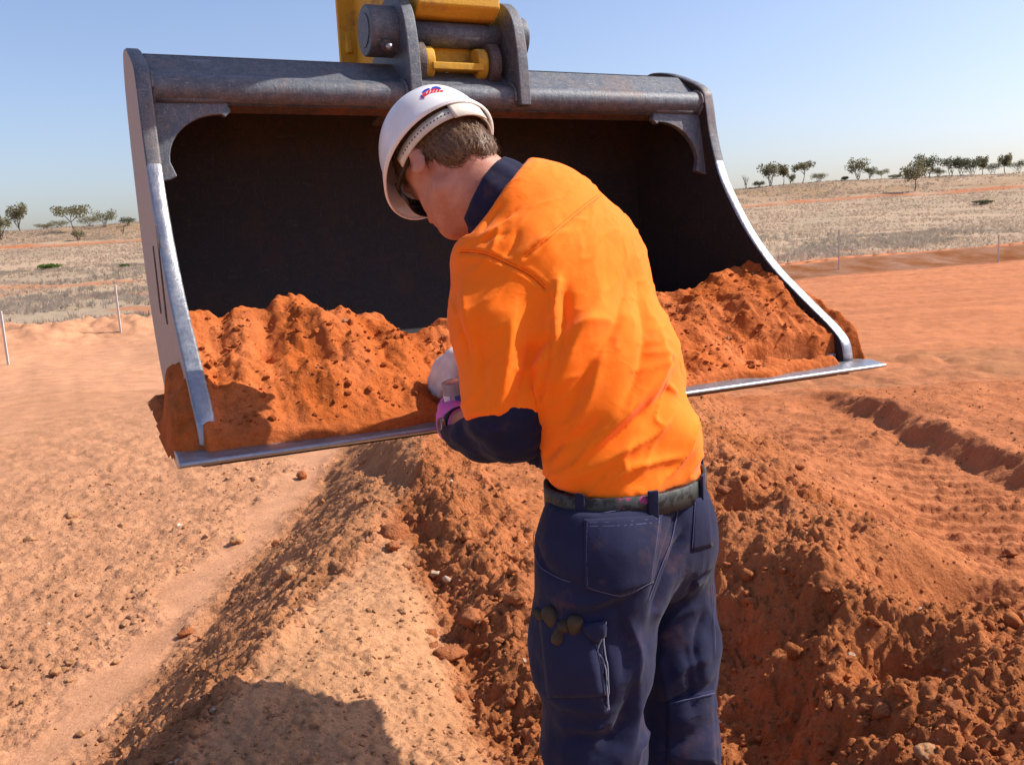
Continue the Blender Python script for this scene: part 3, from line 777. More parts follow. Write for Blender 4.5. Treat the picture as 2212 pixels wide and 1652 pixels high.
def polydist(V, pts):
    """distance to a polyline, side sign and position along it"""
    best = np.full(len(V), 9.0); tt = np.zeros(len(V)); L = len(pts) - 1
    for i in range(L):
        a = pts[i]; ab = pts[i + 1] - a; t = np.clip((V - a) @ ab / (ab @ ab), 0, 1)
        d = np.linalg.norm(V - a - t[:, None] * ab, axis=1)
        m_ = d < best; best[m_] = d[m_]; tt[m_] = (i + t[m_]) / L
    return best, tt
def fold(V, f, px, w, depth, d0=1.0, d1=2.6):
    """height of one cloth fold following a line of sighted points; depth > 0 raises"""
    pts = np.array([raycast(f, u, v, d0, d1) for u, v in px])
    pts = np.array(catmull(list(pts), 4))
    d, t = polydist(V, pts)
    return depth * np.exp(-(d / w) ** 1.3) * np.sin(np.pi * np.clip(t * 0.9 + 0.05, 0, 1)) ** 0.6

# ------------------------------------------------------------------ the man
FOOT_Z = CAM_H - 1.47
ph = nrm(V3(-0.64, 0.77, 0)); pl = V3(-ph[1], ph[0], 0)               # pelvis heading, his left
hh = nrm(V3(-0.62, 0.785, 0)); hl = V3(-hh[1], hh[0], 0)
hp_ = math.radians(44)
hup = math.cos(hp_) * V3(0, 0, 1) + math.sin(hp_) * hh; hfw = math.cos(hp_) * hh - math.sin(hp_) * V3(0, 0, 1)
HAX = np.array([hl, hfw, hup])
Hc = at(968, 352, 1.68)
def H(l, f, u): return Hc + l * hl + f * hfw + u * hup
A0, A1, A2, A3 = at(1346, 1035, 1.60), at(1298, 800, 1.61), at(1210, 575, 1.655), at(1172, 470, 1.67)
C7 = at(1098, 405, 1.665)
NA = nrm(V3(-0.74, 0.02, 0.62)); NP = at(1076, 436, 1.645)                  # neck axis and the middle of the collar
SL, SR = at(1066, 575, 1.595), at(1272, 510, 1.77)
EL, WL = at(1102, 905, 1.555), at(990, 918, 1.755)
ER, WR = at(1165, 745, 1.88), at(1012, 772, 1.92)
HIPL, HIPR = at(1285, 1190, 1.53), at(1434, 1160, 1.70)
KNL, KNR = at(1283, 1610, 1.545), at(1462, 1610, 1.715)
ANL = V3(KNL[0] + 0.015, KNL[1] - 0.05, FOOT_Z + 0.09); ANR = V3(KNR[0] + 0.03, KNR[1] - 0.03, FOOT_Z + 0.09)
man = empty('person', V3((ANL[0] + ANR[0]) / 2, (ANL[1] + ANR[1]) / 2, FOOT_Z), label='person in orange work shirt and white hard hat bending over the bucket', cat='person')

def cloth(name, c1, c2, rough=0.85, weave=900, wr=0.25, sheen=0.3, crease=0.22, dust=0.16):
    k = N(name); a = k.noise(6, 4); b = k.noise(weave, 2)
    g = k.noise(28, 5, 0.6)
    cc_ = k.mix(k.ramp(a, [(0.35, (0, 0, 0)), (0.7, (1, 1, 1))]), c1, c2)
    du = k.ramp(k.noise(11, 7, 0.7), [(0.55, (0, 0, 0)), (0.75, (dust, dust, dust))])
    k.color(k.mix(du, cc_, (0.36, 0.16, 0.08))).set(Roughness=rough)
    k.b.inputs['Sheen Weight'].default_value = sheen; k.b.inputs['Sheen Roughness'].default_value = 0.5
    k.b.inputs['Specular IOR Level'].default_value = 0.15
    h = k.math('ADD', k.math('MULTIPLY', g, 0.6), k.math('MULTIPLY', b, 0.11))
    # network of sharp little creases where a stretched noise crosses its middle
    for sc_, st_, am_ in ((16, (1, 1, 0.45), 1.0), (30, (0.5, 1, 1), 0.6)):
        n_ = k.noise(sc_, 2, 0.5, stretch=st_)
        ln = k.math('SUBTRACT', 1.0, k.math('MINIMUM', k.math('MULTIPLY', k.math('ABSOLUTE', k.math('SUBTRACT', n_, 0.5)), 14.0), 1.0))
        ms = k.ramp(k.noise(sc_ * 0.45, 2), [(0.48, (0, 0, 0)), (0.68, (1, 1, 1))])
        h = k.math('ADD', h, k.math('MULTIPLY', k.math('MULTIPLY', ln, ms), crease * am_))
    k.bump(h, wr, 0.008)
    return k.m
M_ORANGE = cloth('orange hi-vis drill', (1.0, 0.180, 0.005), (1.0, 0.205, 0.007), 0.8, wr=0.26, sheen=0.12)
M_NAVY = cloth('navy drill', (0.010, 0.011, 0.032), (0.017, 0.018, 0.048), 0.9, sheen=0.06)
M_PANT = cloth('navy work trousers', (0.012, 0.014, 0.041), (0.021, 0.024, 0.062), 0.88, wr=0.3, sheen=0.06)
k = N('skin'); a_ = k.noise(26, 6, 0.65); k.color(k.mix(k.ramp(a_, [(0.35, (0, 0, 0)), (0.68, (1, 1, 1))]), (0.44, 0.165, 0.105), (0.56, 0.255, 0.175))).set(Roughness=0.5)
k.b.inputs['Subsurface Weight'].default_value = 0.15; k.b.inputs['Subsurface Radius'].default_value = (0.02, 0.008, 0.004); k.bump(k.noise(320, 4, 0.7), 0.3, 0.002)
M_SKIN = k.m
k = N('hard hat plastic'); a_ = k.noise(12, 5); k.color(k.mix(k.ramp(a_, [(0.4, (0, 0, 0)), (0.75, (1, 1, 1))]), (0.80, 0.78, 0.77), (0.72, 0.68, 0.66))).set(Roughness=0.28)
k.b.inputs['Specular IOR Level'].default_value = 0.5; M_HAT = k.m
M_BAND = varied('dirty white plastic band', (0.70, 0.66, 0.58), (0.58, 0.52, 0.44), 40, 0.5)
M_HAIR = varied('brown hair', (0.095, 0.048, 0.024), (0.20, 0.12, 0.07), 150, 0.5)
M_GLW = varied('white rubber glove', (0.76, 0.71, 0.69), (0.66, 0.56, 0.53), 40, 0.6, bump=0.15, bs=300)
M_GLP = varied('pink rubber glove', (0.62, 0.13, 0.46), (0.70, 0.18, 0.52), 40, 0.55, bump=0.15, bs=300)
M_BLACK = varied('black leather', (0.012, 0.012, 0.012), (0.03, 0.028, 0.026), 60, 0.5)

# --- body: one skin from head to feet, mostly hidden by the clothes
Lf = nrm(WL - EL); Rf = nrm(WR - ER)
def near_only(P, c, R, f):
    """evaluate a field only close to where it matters"""
    d = np.linalg.norm(P - c, axis=1) - R; m_ = d < 0.06; out = d.copy()
    if m_.any(): out[m_] = f(P[m_])
    return out
def hand_field(P, spec):
    d = None
    for pts, rad in spec:
        e = chain(P, pts, rad, 0.004)
        d = e if d is None else smin(d, e, 0.010)
    return d
# his left hand (pink glove) round the jar; his right hand (white glove) in the soil
JAR = at(988, 862, 1.80)
PALM_L = at(984, 908, 1.785)
spec_L = [([WL, at(988, 915, 1.765), at(984, 893, 1.785)], [0.028, 0.036, 0.030]),
          ([at(972, 925, 1.770), at(968, 900, 1.775)], [0.024, 0.024]),
          ([at(996, 903, 1.765), at(978, 888, 1.752), at(959, 881, 1.758)], [0.017, 0.0145, 0.0125]),            # thumb across the front of the jar
          ([at(970, 898, 1.790), at(957, 880, 1.822), at(962, 868, 1.850), at(980, 866, 1.852)], [0.013, 0.0115, 0.0105, 0.009]),
          ([at(974, 908, 1.795), at(960, 894, 1.828), at(968, 882, 1.858), at(986, 880, 1.858)], [0.013, 0.0115, 0.0105, 0.009]),
          ([at(978, 920, 1.795), at(966, 908, 1.828), at(974, 897, 1.856), at(990, 896, 1.856)], [0.0125, 0.011, 0.010, 0.009]),
          ([at(984, 930, 1.790), at(973, 922, 1.822), at(982, 911, 1.846), at(995, 910, 1.846)], [0.0115, 0.010, 0.009, 0.008])]
spec_R = [([WR, at(988, 787, 1.935), at(966, 798, 1.945)], [0.027, 0.036, 0.033]),
          ([at(985, 800, 1.930), at(962, 815, 1.940)], [0.026, 0.022]),
          ([at(968, 783, 1.950), at(950, 792, 1.965), at(942, 810, 1.982), at(940, 826, 1.985)], [0.0135, 0.0125, 0.0115, 0.0095]),
          ([at(962, 794, 1.940), at(944, 803, 1.952), at(935, 821, 1.968), at(934, 838, 1.972)], [0.0138, 0.0128, 0.0118, 0.0095]),
          ([at(962, 808, 1.935), at(947, 820, 1.942), at(940, 838, 1.956), at(941, 853, 1.960)], [0.0132, 0.0122, 0.0112, 0.0092]),
          ([at(968, 820, 1.930), at(956, 834, 1.934), at(951, 849, 1.945), at(953, 860, 1.948)], [0.012, 0.011, 0.010, 0.0085]),
          ([at(990, 800, 1.920), at(980, 823, 1.910), at(968, 840, 1.915)], [0.016, 0.0135, 0.011])]
def face_f(P):
    d = ell(P, H(0, 0.0, 0.045), HAX, (0.076, 0.096, 0.088))                       # cranium
    d = smin(d, ell(P, H(0, 0.030, -0.045), HAX, (0.062, 0.068, 0.080)), 0.03)      # face
    d = smin(d, ell(P, H(0, 0.058, -0.105), HAX, (0.034, 0.030, 0.022)), 0.03)      # chin
    d = smin(d, cone(P, H(0.052, -0.005, -0.075), H(0.025, 0.058, -0.108), 0.020, 0.016), 0.03)
    d = smin(d, cone(P, H(-0.052, -0.005, -0.075), H(-0.025, 0.058, -0.108), 0.020, 0.016), 0.03)
    d = smin(d, cone(P, H(0, 0.096, 0.012), H(0, 0.112, -0.030), 0.009, 0.014), 0.014)   # nose
    for s_ in (1, -1):
        d = smax(d, -ell(P, H(s_ * 0.031, 0.098, 0.006), HAX, (0.017, 0.012, 0.011)), 0.01)
        d = smin(d, ell(P, H(s_ * 0.031, 0.083, 0.006), HAX, (0.013, 0.013, 0.012)), 0.003)
        d = smin(d, cone(P, H(s_ * 0.014, 0.097, 0.026), H(s_ * 0.048, 0.088, 0.026), 0.007, 0.006), 0.012)
    d = smin(d, cone(P, H(0.022, 0.090, -0.066), H(-0.022, 0.090, -0.066), 0.008, 0.008), 0.006)
    d = smin(d, cone(P, H(0.019, 0.088, -0.076), H(-0.019, 0.088, -0.076), 0.008, 0.008), 0.006)
    return d
def body_f(P):
    d = near_only(P, Hc, 0.2, face_f)
    d = smin(d, chain(P, [H(0, -0.030, -0.035), NP + NA * 0.03 + V3(0, 0.012, 0), NP - NA * 0.06], [0.056, 0.058, 0.060], 0.03), 0.028)
    d = smin(d, chain(P, [H(0, 0.012, -0.08), NP + NA * 0.01 - hup * 0.02], [0.048, 0.050], 0.03), 0.03)
    # trunk, arms, legs a little inside the clothes
    d = smin(d, ecyl(P, A3, A2, pl, 0.09, 0.055, 0.15, 0.095), 0.03)
    d = smin(d, ecyl(P, A2, A1, pl, 0.15, 0.095, 0.125, 0.085), 0.04)
    d = smin(d, ecyl(P, A1, at(1350, 1110, 1.60), pl, 0.11, 0.075, 0.115, 0.085), 0.04)
    d = smin(d, chain(P, [SL, EL, WL], [0.055, 0.040, 0.027], 0.02), 0.03)
    d = smin(d, chain(P, [SR, ER, WR], [0.055, 0.042, 0.027], 0.02), 0.03)
    d = smin(d, chain(P, [HIPL, KNL, ANL], [0.075, 0.055, 0.035], 0.02), 0.03)
    d = smin(d, chain(P, [HIPR, KNR, ANR], [0.075, 0.055, 0.035], 0.02), 0.03)
    for an in (ANL, ANR):
        d = smin(d, chain(P, [an, an + V3(0, 0, -0.05), an + ph * 0.15 + V3(0, 0, -0.055)], [0.035, 0.032, 0.025], 0.02), 0.02)
    d = smin(d, near_only(P, PALM_L, 0.13, lambda Q: hand_field(Q, [(p, [r - 0.0025 for r in rr_]) for p, rr_ in spec_L])), 0.008)
    d = smin(d, near_only(P, at(965, 805, 1.94), 0.13, lambda Q: hand_field(Q, [(p, [r - 0.0025 for r in rr_]) for p, rr_ in spec_R])), 0.008)
    # ears
    for s_ in (1, -1):
        ea = np.array([nrm(hl * s_ * 1.0 - hfw * 0.55), nrm(hfw + hl * s_ * 0.5), hup])
        e = ell(P, H(s_ * 0.083, -0.012, -0.008), ea, (0.0075, 0.021, 0.037))
        e = smax(e, -ell(P, H(s_ * 0.092, -0.002, -0.004), ea, (0.006, 0.010, 0.018)), 0.004)
        d = smin(d, e, 0.007)
    return d
bx = np.array([A0, A3, C7, Hc, SL, SR, EL, WL, ER, WR, KNL, KNR, ANL, ANR, at(930, 850, 2.1), at(955, 880, 1.75)])
Vb, Qb = surface_nets(body_f, np.minimum(bx.min(0) - 0.14, 9), bx.max(0) + 0.22, 0.0062)
mk('body', relax(Vb, Qb, 1), Qb, M_SKIN, man)

# --- gloves
for nm_, sp, mt, wp, el_, lab in (('glove', spec_L, M_GLP, WL, EL, 'pink rubber glove on the hand holding the jar'), ('glove', spec_R, M_GLW, WR, ER, 'white rubber glove on the hand in the soil')):
    ax_ = nrm(el_ - wp)
    def gf(P, sp=sp, wp=wp, ax_=ax_):
        d = hand_field(P, sp)
        d = smin(d, cone(P, wp + ax_ * 0.02, wp - ax_ * 0.02, 0.031, 0.030), 0.012)
        return smax(d, (P - wp) @ ax_ - 0.022, 0.003)
    pp = np.array([p for ps, _ in sp for p in ps])
    Vg, Qg = surface_nets(gf, pp.min(0) - 0.05, pp.max(0) + 0.05, 0.0025)
    Vg = relax(Vg, Qg, 1); Ng_ = vnormals(Vg, Qg)
    Vg = Vg + Ng_ * (0.0012 * fbm(Vg, 0.02, 3, 101))[:, None]
    mk(nm_, Vg, Qg, mt, man)['label'] = lab

# --- shirt
def torso_f(P):
    d = ecyl(P, A0, A1, pl, 0.150, 0.118, 0.150, 0.118)
    d = smin(d, ecyl(P, A1, A2, pl, 0.150, 0.118, 0.172, 0.122), 0.05)
    d = smin(d, ecyl(P, A2, A3, pl, 0.170, 0.115, 0.135, 0.085), 0.05)
    d = smin(d, cone(P, A3, NP - NA * 0.03, 0.080, 0.076), 0.05)
    d = smin(d, ell(P, at(1192, 985, 1.68), np.array([pl, ph, (0, 0, 1)]), (0.080, 0.062, 0.085)), 0.04)   # shirt front hanging forward
    d = smin(d, ell(P, at(1440, 945, 1.585), np.eye(3), (0.058, 0.07, 0.055)), 0.05)                      # blouse over the belt
    return d
def sleeveL_f(P): return chain(P, [SL, at(1082, 700, 1.575), at(1090, 880, 1.555)], [0.078, 0.086, 0.073], 0.03)
def sleeveR_f(P): return chain(P, [SR, ER, WR + (ER - WR) * 0.25], [0.074, 0.068, 0.050], 0.03)
hem_n = nrm(V3(0.17, -0.05, 1.0)); hem_p = at(1330, 1068, 1.49)
arm_n = nrm(at(1090, 880, 1.555) - SL); cut_L = at(1095, 893, 1.485)
def shirt_f(P):
    d = torso_f(P)
    d = smax(d, -((P - hem_p) @ hem_n) - 0.0 + 0.012 * np.sin((P @ pl) * 26) + 0.02 * np.clip((P - A0) @ ph, 0, 1) * 3, 0.012)
    sl_ = smax(sleeveL_f(P), (P - cut_L) @ arm_n, 0.006)
    # joined at the shoulder, free of the body below the armpit
    d = smin(d, sl_, 0.022 * np.clip((P[:, 2] - SL[2] + 0.13) / 0.10, 0, 1) + 0.004)
    d = smin(d, sleeveR_f(P), 0.03)
    # neck opening
    d = smax(d, np.where(np.linalg.norm(P - NP, axis=1) < 0.13, (P - NP) @ NA - 0.0, -1.0), 0.006)
    return d
bs = np.array([A0, A3, C7, SL, SR, EL, ER, WR, at(1500, 990, 1.6)])
Vs, Qs = surface_nets(shirt_f, bs.min(0) - 0.17, bs.max(0) + 0.16, 0.0040)
Vs = relax(Vs, Qs, 2); Ns = vnormals(Vs, Qs)
F_ = lambda px, w_, d_: fold(Vs, shirt_f, px, w_, d_, 1.1, 2.2)
disp = np.zeros(len(Vs))
# long pulls over the back, blousing above the belt, sleeve creases: (line of sighted points, half width, height)
for px, w_, d_ in (
        ([(1215, 1040), (1290, 960), (1370, 870), (1440, 770)], 0.016, 0.012),
        ([(1240, 1035), (1330, 985), (1420, 930), (1462, 880)], 0.013, 0.009),
        ([(1195, 1005), (1240, 930), (1275, 850), (1300, 760)], 0.018, 0.010),
        ([(1320, 1040), (1390, 1005), (1470, 985)], 0.010, 0.007),
        ([(1185, 985), (1215, 960), (1300, 910)], 0.012, -0.010),
        ([(1260, 1000), (1350, 925), (1440, 840)], 0.012, -0.010),
        ([(1230, 900), (1262, 815), (1330, 700), (1360, 600)], 0.022, -0.014),
        ([(1200, 860), (1235, 760), (1300, 640)], 0.020, 0.010),
        ([(1190, 690), (1200, 640), (1205, 600)], 0.012, 0.013),
        ([(1212, 760), (1220, 690), (1222, 630)], 0.016, -0.012),
        ([(1195, 740), (1260, 700), (1330, 690)], 0.018, 0.008),
        ([(1380, 600), (1395, 700), (1385, 800), (1340, 880)], 0.022, -0.012),
        ([(1420, 700), (1430, 790), (1400, 880)], 0.016, 0.008),
        ([(1440, 830), (1462, 850)], 0.008, 0.005), ([(1400, 760), (1455, 770)], 0.006, 0.004), ([(1380, 740), (1450, 735)], 0.006, 0.004), ([(1370, 800), (1440, 785)], 0.006, 0.004),
        ([(1100, 890), (1130, 820), (1150, 740)], 0.012, -0.008), ([(1075, 885), (1095, 790), (1105, 690)], 0.014, 0.008), ([(1040, 870), (1045, 780), (1030, 690)], 0.012, -0.006),
        ([(1150, 880), (1165, 820), (1170, 760)], 0.010, 0.007), ([(1140, 760), (1175, 740), (1186, 720)], 0.010, -0.008), ([(1120, 800), (1160, 790), (1182, 775)], 0.008, 0.006),
        ([(1000, 600), (1010, 680), (1020, 740)], 0.012, 0.006), ([(985, 640), (1000, 720), (1015, 780)], 0.010, -0.006),
        ([(1000, 548), (1040, 520), (1090, 505)], 0.008, -0.005), ([(1020, 535), (1060, 500), (1110, 470)], 0.008, 0.005), ([(1090, 560), (1110, 530), (1120, 500)], 0.007, -0.005), ([(1060, 548), (1070, 520), (1078, 490)], 0.007, 0.005),
        ([(1040, 500), (1060, 470), (1085, 440)], 0.006, -0.005), ([(1050, 520), (1085, 480), (1120, 450)], 0.006, -0.004), ([(1120, 560), (1170, 520), (1230, 500)], 0.010, 0.004)):
    disp += F_(px, w_ * 0.8, d_ * 1.3)
# seams as narrow grooves
for px in ([(994, 545), (1020, 546), (1050, 551), (1088, 567), (1144, 595), (1178, 625)], [(1135, 556), (1170, 528), (1215, 490), (1260, 452), (1297, 424)], [(1188, 640), (1190, 700), (1186, 790), (1170, 860)]):
    pts = np.array([raycast(shirt_f, u, v, 1.1, 2.2) for u, v in px]); d_, t_ = polydist(Vs, np.array(catmull(list(pts), 5)))
    disp += -0.0032 * np.exp(-(d_ / 0.0035) ** 2) + 0.0016 * np.exp(-((d_ - 0.008) / 0.005) ** 2)
W1 = fbm(np.stack([Vs @ nrm(V3(0.6, 0, 0.75)) * 0.35, Vs @ nrm(V3(0.75, 0.2, -0.6)), Vs[:, 1] * 0.6], -1), 0.05, 4, 111)
W2 = 1 - np.abs(fbm(np.stack([Vs[:, 0], Vs[:, 1], Vs[:, 2] * 0.6], -1), 0.11, 3, 112)) * 2
W3 = np.clip(1 - np.abs(fbm(np.stack([Vs @ nrm(V3(0.7, 0, 0.7)) * 0.3, Vs @ nrm(V3(0.7, 0.1, -0.7)), Vs[:, 1] * 0.5], -1), 0.045, 3, 113)) * 1.6, 0, 1) ** 4
disp += 0.0016 * W1 + 0.0018 * np.clip(W2, -0.3, 1) + 0.0024 * W3 * (1 + 1.2 * (1 - sst(0.05, 0.25, Vs[:, 2] - A0[2])))
# hem and sleeve-end stitching ridge
Vs = Vs + Ns * disp[:, None]
fc = Vs[Qs].mean(1)
rel = fc - A0
fm = np.where(((rel @ ph) > 0.062 + 0.10 * np.clip(rel[:, 2] / 0.3, 0, 1)) & (rel[:, 2] < 0.13) & (np.abs(rel @ pl) < 0.2) & (sleeveL_f(fc) > 0.012), 1, 0)
shirt = mk('shirt', Vs, Qs, [M_ORANGE, M_NAVY], man, fmat=fm)
on_shirt = None
# cuffs: navy lower sleeves
def cuffL_f(P):
    d = chain(P, [at(1098, 895, 1.555), at(1106, 915, 1.56), at(1050, 925, 1.65), at(992, 922, 1.735)], [0.069, 0.061, 0.057, 0.044], 0.03)
    d = smax(d, -(P - cut_L) @ arm_n - 0.010 + 0.0, 0.004)
    d = smax(d, (P - at(990, 922, 1.742)) @ Lf, 0.004)
    return d
Vc, Qc = surface_nets(cuffL_f, np.minimum(EL, WL) - 0.12, np.maximum(EL, WL) + 0.12, 0.003)
Vc = relax(Vc, Qc, 1); Nc = vnormals(Vc, Qc)
wv = fbm(np.stack([Vc[:, 0] * 0.7, Vc[:, 1] * 0.7, Vc[:, 2] * 1.5], -1), 0.05, 3, 115)
mk('cuff', Vc + Nc * (0.006 * wv)[:, None], Qc, M_NAVY, shirt)
def cuffR_f(P):
    d = chain(P, [WR + (ER - WR) * 0.28, WR + (ER - WR) * 0.06], [0.046, 0.042]); return smax(d, (P - (WR + (ER - WR) * 0.05)) @ Rf, 0.004)
Vc, Qc = surface_nets(cuffR_f, np.minimum(ER, WR) - 0.1, np.maximum(ER, WR) + 0.1, 0.004); mk('cuff', Vc, Qc, M_NAVY, shirt)
# collar: a folded band standing round the neck
cb = nrm(hl - (hl @ NA) * NA); cc = np.cross(NA, cb)
if cc @ hfw > 0: cc = -cc
Vk = []; nA, nR = 72, 12
for i in range(nA + 1):
    q = math.radians(-165 + 330 * i / nA)             # open at the throat
    dir_ = math.cos(q) * cc + math.sin(q) * cb
    op = abs(q) / math.radians(165)
    for j in range(nR):
        t = j / (nR - 1)                              # outer leaf up, then inside down
        if t < 0.6:
            u_ = t / 0.6; r_ = 0.079 - 0.010 * u_ + 0.004 * math.sin(math.pi * u_); hgt = -0.014 - 0.022 * op ** 3 + (0.058 + 0.004 * math.sin(2.2 * q + 0.6)) * u_
        else:
            u_ = (t - 0.6) / 0.4; r_ = 0.069 - 0.004 * u_; hgt = 0.044 + 0.004 * math.sin(2.2 * q + 0.6) - 0.022 * op ** 3 - 0.055 * u_
        Vk.append(NP + dir_ * (r_ + 0.0015 * math.sin(11 * q)) + NA * hgt)
Fk = [(i * nR + j, (i + 1) * nR + j, (i + 1) * nR + j + 1, i * nR + j + 1) for i in range(nA) for j in range(nR - 1)]
ck = mk('collar', Vk, Fk, M_NAVY, shirt); so = ck.modifiers.new('s', 'SOLIDIFY'); so.thickness = 0.003; so.offset = 0

# --- trousers
def pants_f(P):
    d = ecyl(P, at(1350, 1030, 1.60), at(1350, 1140, 1.60), pl, 0.148, 0.116, 0.154, 0.124)
    bk = -ph
    d = smin(d, ell(P, at(1352, 1175, 1.60) + bk * 0.045 + pl * 0.075, np.eye(3), (0.096, 0.098, 0.112)), 0.045)
    d = smin(d, ell(P, at(1352, 1165, 1.60) + bk * 0.045 - pl * 0.065, np.eye(3), (0.086, 0.088, 0.108)), 0.045)
    lg = chain(P, [HIPL, at(1280, 1400, 1.535), KNL, KNL + (ANL - KNL) * 0.5, ANL], [0.103, 0.097, 0.080, 0.079, 0.081], 0.04)
    rg = chain(P, [HIPR, at(1446, 1400, 1.71), KNR, KNR + (ANR - KNR) * 0.5, ANR], [0.090, 0.086, 0.074, 0.077, 0.080], 0.04)
    d = smin(d, smin(lg, rg, 0.008), 0.035)
    d = smax(d, (P[:, 2] - (A0[2] - 0.012)), 0.004)
    return smax(d, -(P[:, 2] - (FOOT_Z + 0.03)), 0.01)
bp_ = np.array([A0, HIPL, HIPR, KNL, KNR, ANL, ANR])
Vp, Qp = surface_nets(pants_f, bp_.min(0) - 0.2, bp_.max(0) + 0.2, 0.0046)
Vp = relax(Vp, Qp, 2); Np_ = vnormals(Vp, Qp)
G_ = lambda px, w_, d_: fold(Vp, pants_f, px, w_, d_, 1.1, 2.2)
disp = np.zeros(len(Vp))
for px, w_, d_ in (
        ([(1466, 1060), (1464, 1120), (1440, 1200), (1405, 1290)], 0.012, -0.010), ([(1480, 1150), (1450, 1240), (1410, 1320)], 0.016, -0.016),
        ([(1160, 1180), (1175, 1230), (1240, 1260)], 0.014, -0.008), ([(1240, 1330), (1320, 1280), (1380, 1260)], 0.016, 0.006),
        ([(1280, 1640), (1340, 1560), (1370, 1470)], 0.020, -0.010), ([(1330, 1650), (1365, 1570), (1380, 1480)], 0.018, 0.008),
        ([(1290, 1380), (1300, 1450), (1310, 1520)], 0.010, -0.010), ([(1275, 1380), (1284, 1450), (1300, 1530)], 0.012, 0.008),
        ([(1440, 1480), (1480, 1440), (1530, 1420)], 0.012, 0.008), ([(1430, 1520), (1480, 1500), (1540, 1470)], 0.012, -0.010), ([(1450, 1560), (1500, 1540), (1545, 1520)], 0.012, 0.008),
        ([(1440, 1610), (1490, 1590), (1540, 1560)], 0.014, -0.009), ([(1420, 1380), (1460, 1330), (1500, 1310)], 0.014, 0.007), ([(1470, 1300), (1500, 1260), (1530, 1240)], 0.010, -0.006),
        ([(1170, 1300), (1230, 1330), (1300, 1320), (1380, 1280)], 0.012, -0.006), ([(1350, 1330), (1375, 1400), (1372, 1480)], 0.012, 0.007), ([(1330, 1300), (1350, 1380), (1345, 1460)], 0.012, -0.007), ([(1200, 1290), (1260, 1300), (1340, 1285)], 0.009, 0.005), ([(1425, 1420), (1440, 1500), (1435, 1580)], 0.010, 0.006), ([(1515, 1330), (1500, 1400), (1510, 1470)], 0.010, -0.006), ([(1400, 1560), (1385, 1600), (1370, 1645)], 0.010, 0.007), ([(1210, 1560), (1280, 1570), (1330, 1550)], 0.009, 0.006),
        ([(1180, 1500), (1240, 1520), (1330, 1530)], 0.010, 0.005), ([(1190, 1600), (1260, 1590), (1340, 1600)], 0.014, -0.006), ([(1480, 1400), (1490, 1470), (1500, 1540)], 0.012, -0.007)):
    disp += G_(px, w_ * 0.8, d_ * 1.35)
W1 = fbm(np.stack([Vp[:, 0], Vp[:, 1], Vp[:, 2] * 0.55], -1), 0.075, 4, 121); W2 = 1 - np.abs(fbm(Vp, 0.14, 3, 122)) * 2
disp += 0.0030 * W1 + 0.0050 * np.clip(W2, -0.3, 1) * sst(0, 0.25, A0[2] - Vp[:, 2])
Vp = Vp + Np_ * disp[:, None]
pants = mk('trousers', Vp, Qp, M_PANT, man)
# patches sewn on the trousers: the local surface lifted a little
from mathutils.bvhtree import BVHTree
def caster(V_, Q_):
    t = BVHTree.FromPolygons([tuple(p) for p in V_], [tuple(q) for q in Q_.tolist()])
    def f(u, v):
        r = nrm(at(u, v, 1.0) - C0); h = t.ray_cast(Vector(C0), Vector(r))
        if h[0] is None:
            h = t.find_nearest(Vector(at(u, v, 1.6)))
        n_ = np.array(h[1]); n_ = n_ if n_ @ r < 0 else -n_
        return np.array(h[0]), n_
    return f
on_pants = caster(Vp, Qp)
def patch(name, px, parent, mat, lift=0.003, nu=18, nv=16, point=0.0):
    c = [np.asarray(p, float) for p in px]; Vv = []; Nn = []
    for i in range(nu):
        for j in range(nv):
            s_, t_ = i / (nu - 1), j / (nv - 1)
            q = (c[0] * (1 - s_) + c[1] * s_) * (1 - t_) + (c[3] * (1 - s_) + c[2] * s_) * t_ + V3(0, point * t_ * (1 - abs(2 * s_ - 1)))[:2]
            p, n_ = on_pants(*q); Vv.append(p); Nn.append(n_)
    Vv = np.array(Vv); Nn = np.array(Nn).reshape(nu, nv, 3)
    Nn = Nn.copy(); Nm = Nn.copy(); Nm[1:-1, 1:-1] = (Nn[1:-1, 1:-1] * 2 + Nn[2:, 1:-1] + Nn[:-2, 1:-1] + Nn[1:-1, 2:] + Nn[1:-1, :-2]) / 6
    E_ = np.minimum(np.minimum(np.arange(nu)[:, None], nu - 1 - np.arange(nu)[:, None]), np.minimum(np.arange(nv)[None], nv - 1 - np.arange(nv)[None]))
    lf = np.where(E_ == 0, lift * 0.75, np.where(E_ == 1, lift * 1.25, lift)).reshape(-1, 1)
    Vv = Vv + Nm.reshape(-1, 3) * lf
    Fv = [(i * nv + j, (i + 1) * nv + j, (i + 1) * nv + j + 1, i * nv + j + 1) for i in range(nu - 1) for j in range(nv - 1)]
    o = mk(name, Vv, Fv, mat, parent); s2 = o.modifiers.new('s', 'SOLIDIFY'); s2.thickness = lift * 1.5; s2.offset = -1
    return o
M_SEAM = plain('orange seam thread', (0.62, 0.10, 0.004), 0.8)
cast_s = caster(Vs, Qs)
def seam(px, r=0.0011):
    pts = []
    for u, v in catmull([np.array(p, float) for p in px], 8):
        p, n_ = cast_s(u, v); pts.append(p - n_ * 0.0002)
    MB().tube(pts, r, 5).build('seam', M_SEAM, shirt, True)
seam([(994, 545), (1020, 546), (1050, 551), (1088, 567), (1144, 595), (1176, 623)]); seam([(994, 539), (1020, 540), (1051, 545), (1090, 561), (1147, 589), (1178, 616)], 0.0007)
seam([(1135, 556), (1170, 528), (1215, 490), (1260, 452), (1297, 424)]); seam([(1131, 550), (1166, 522), (1211, 484), (1256, 447), (1292, 420)], 0.0007)
M_THREAD = plain('pale pocket thread', (0.22, 0.23, 0.30), 0.8)
M_STITCH = plain('navy stitching', (0.10, 0.10, 0.20), 0.8)
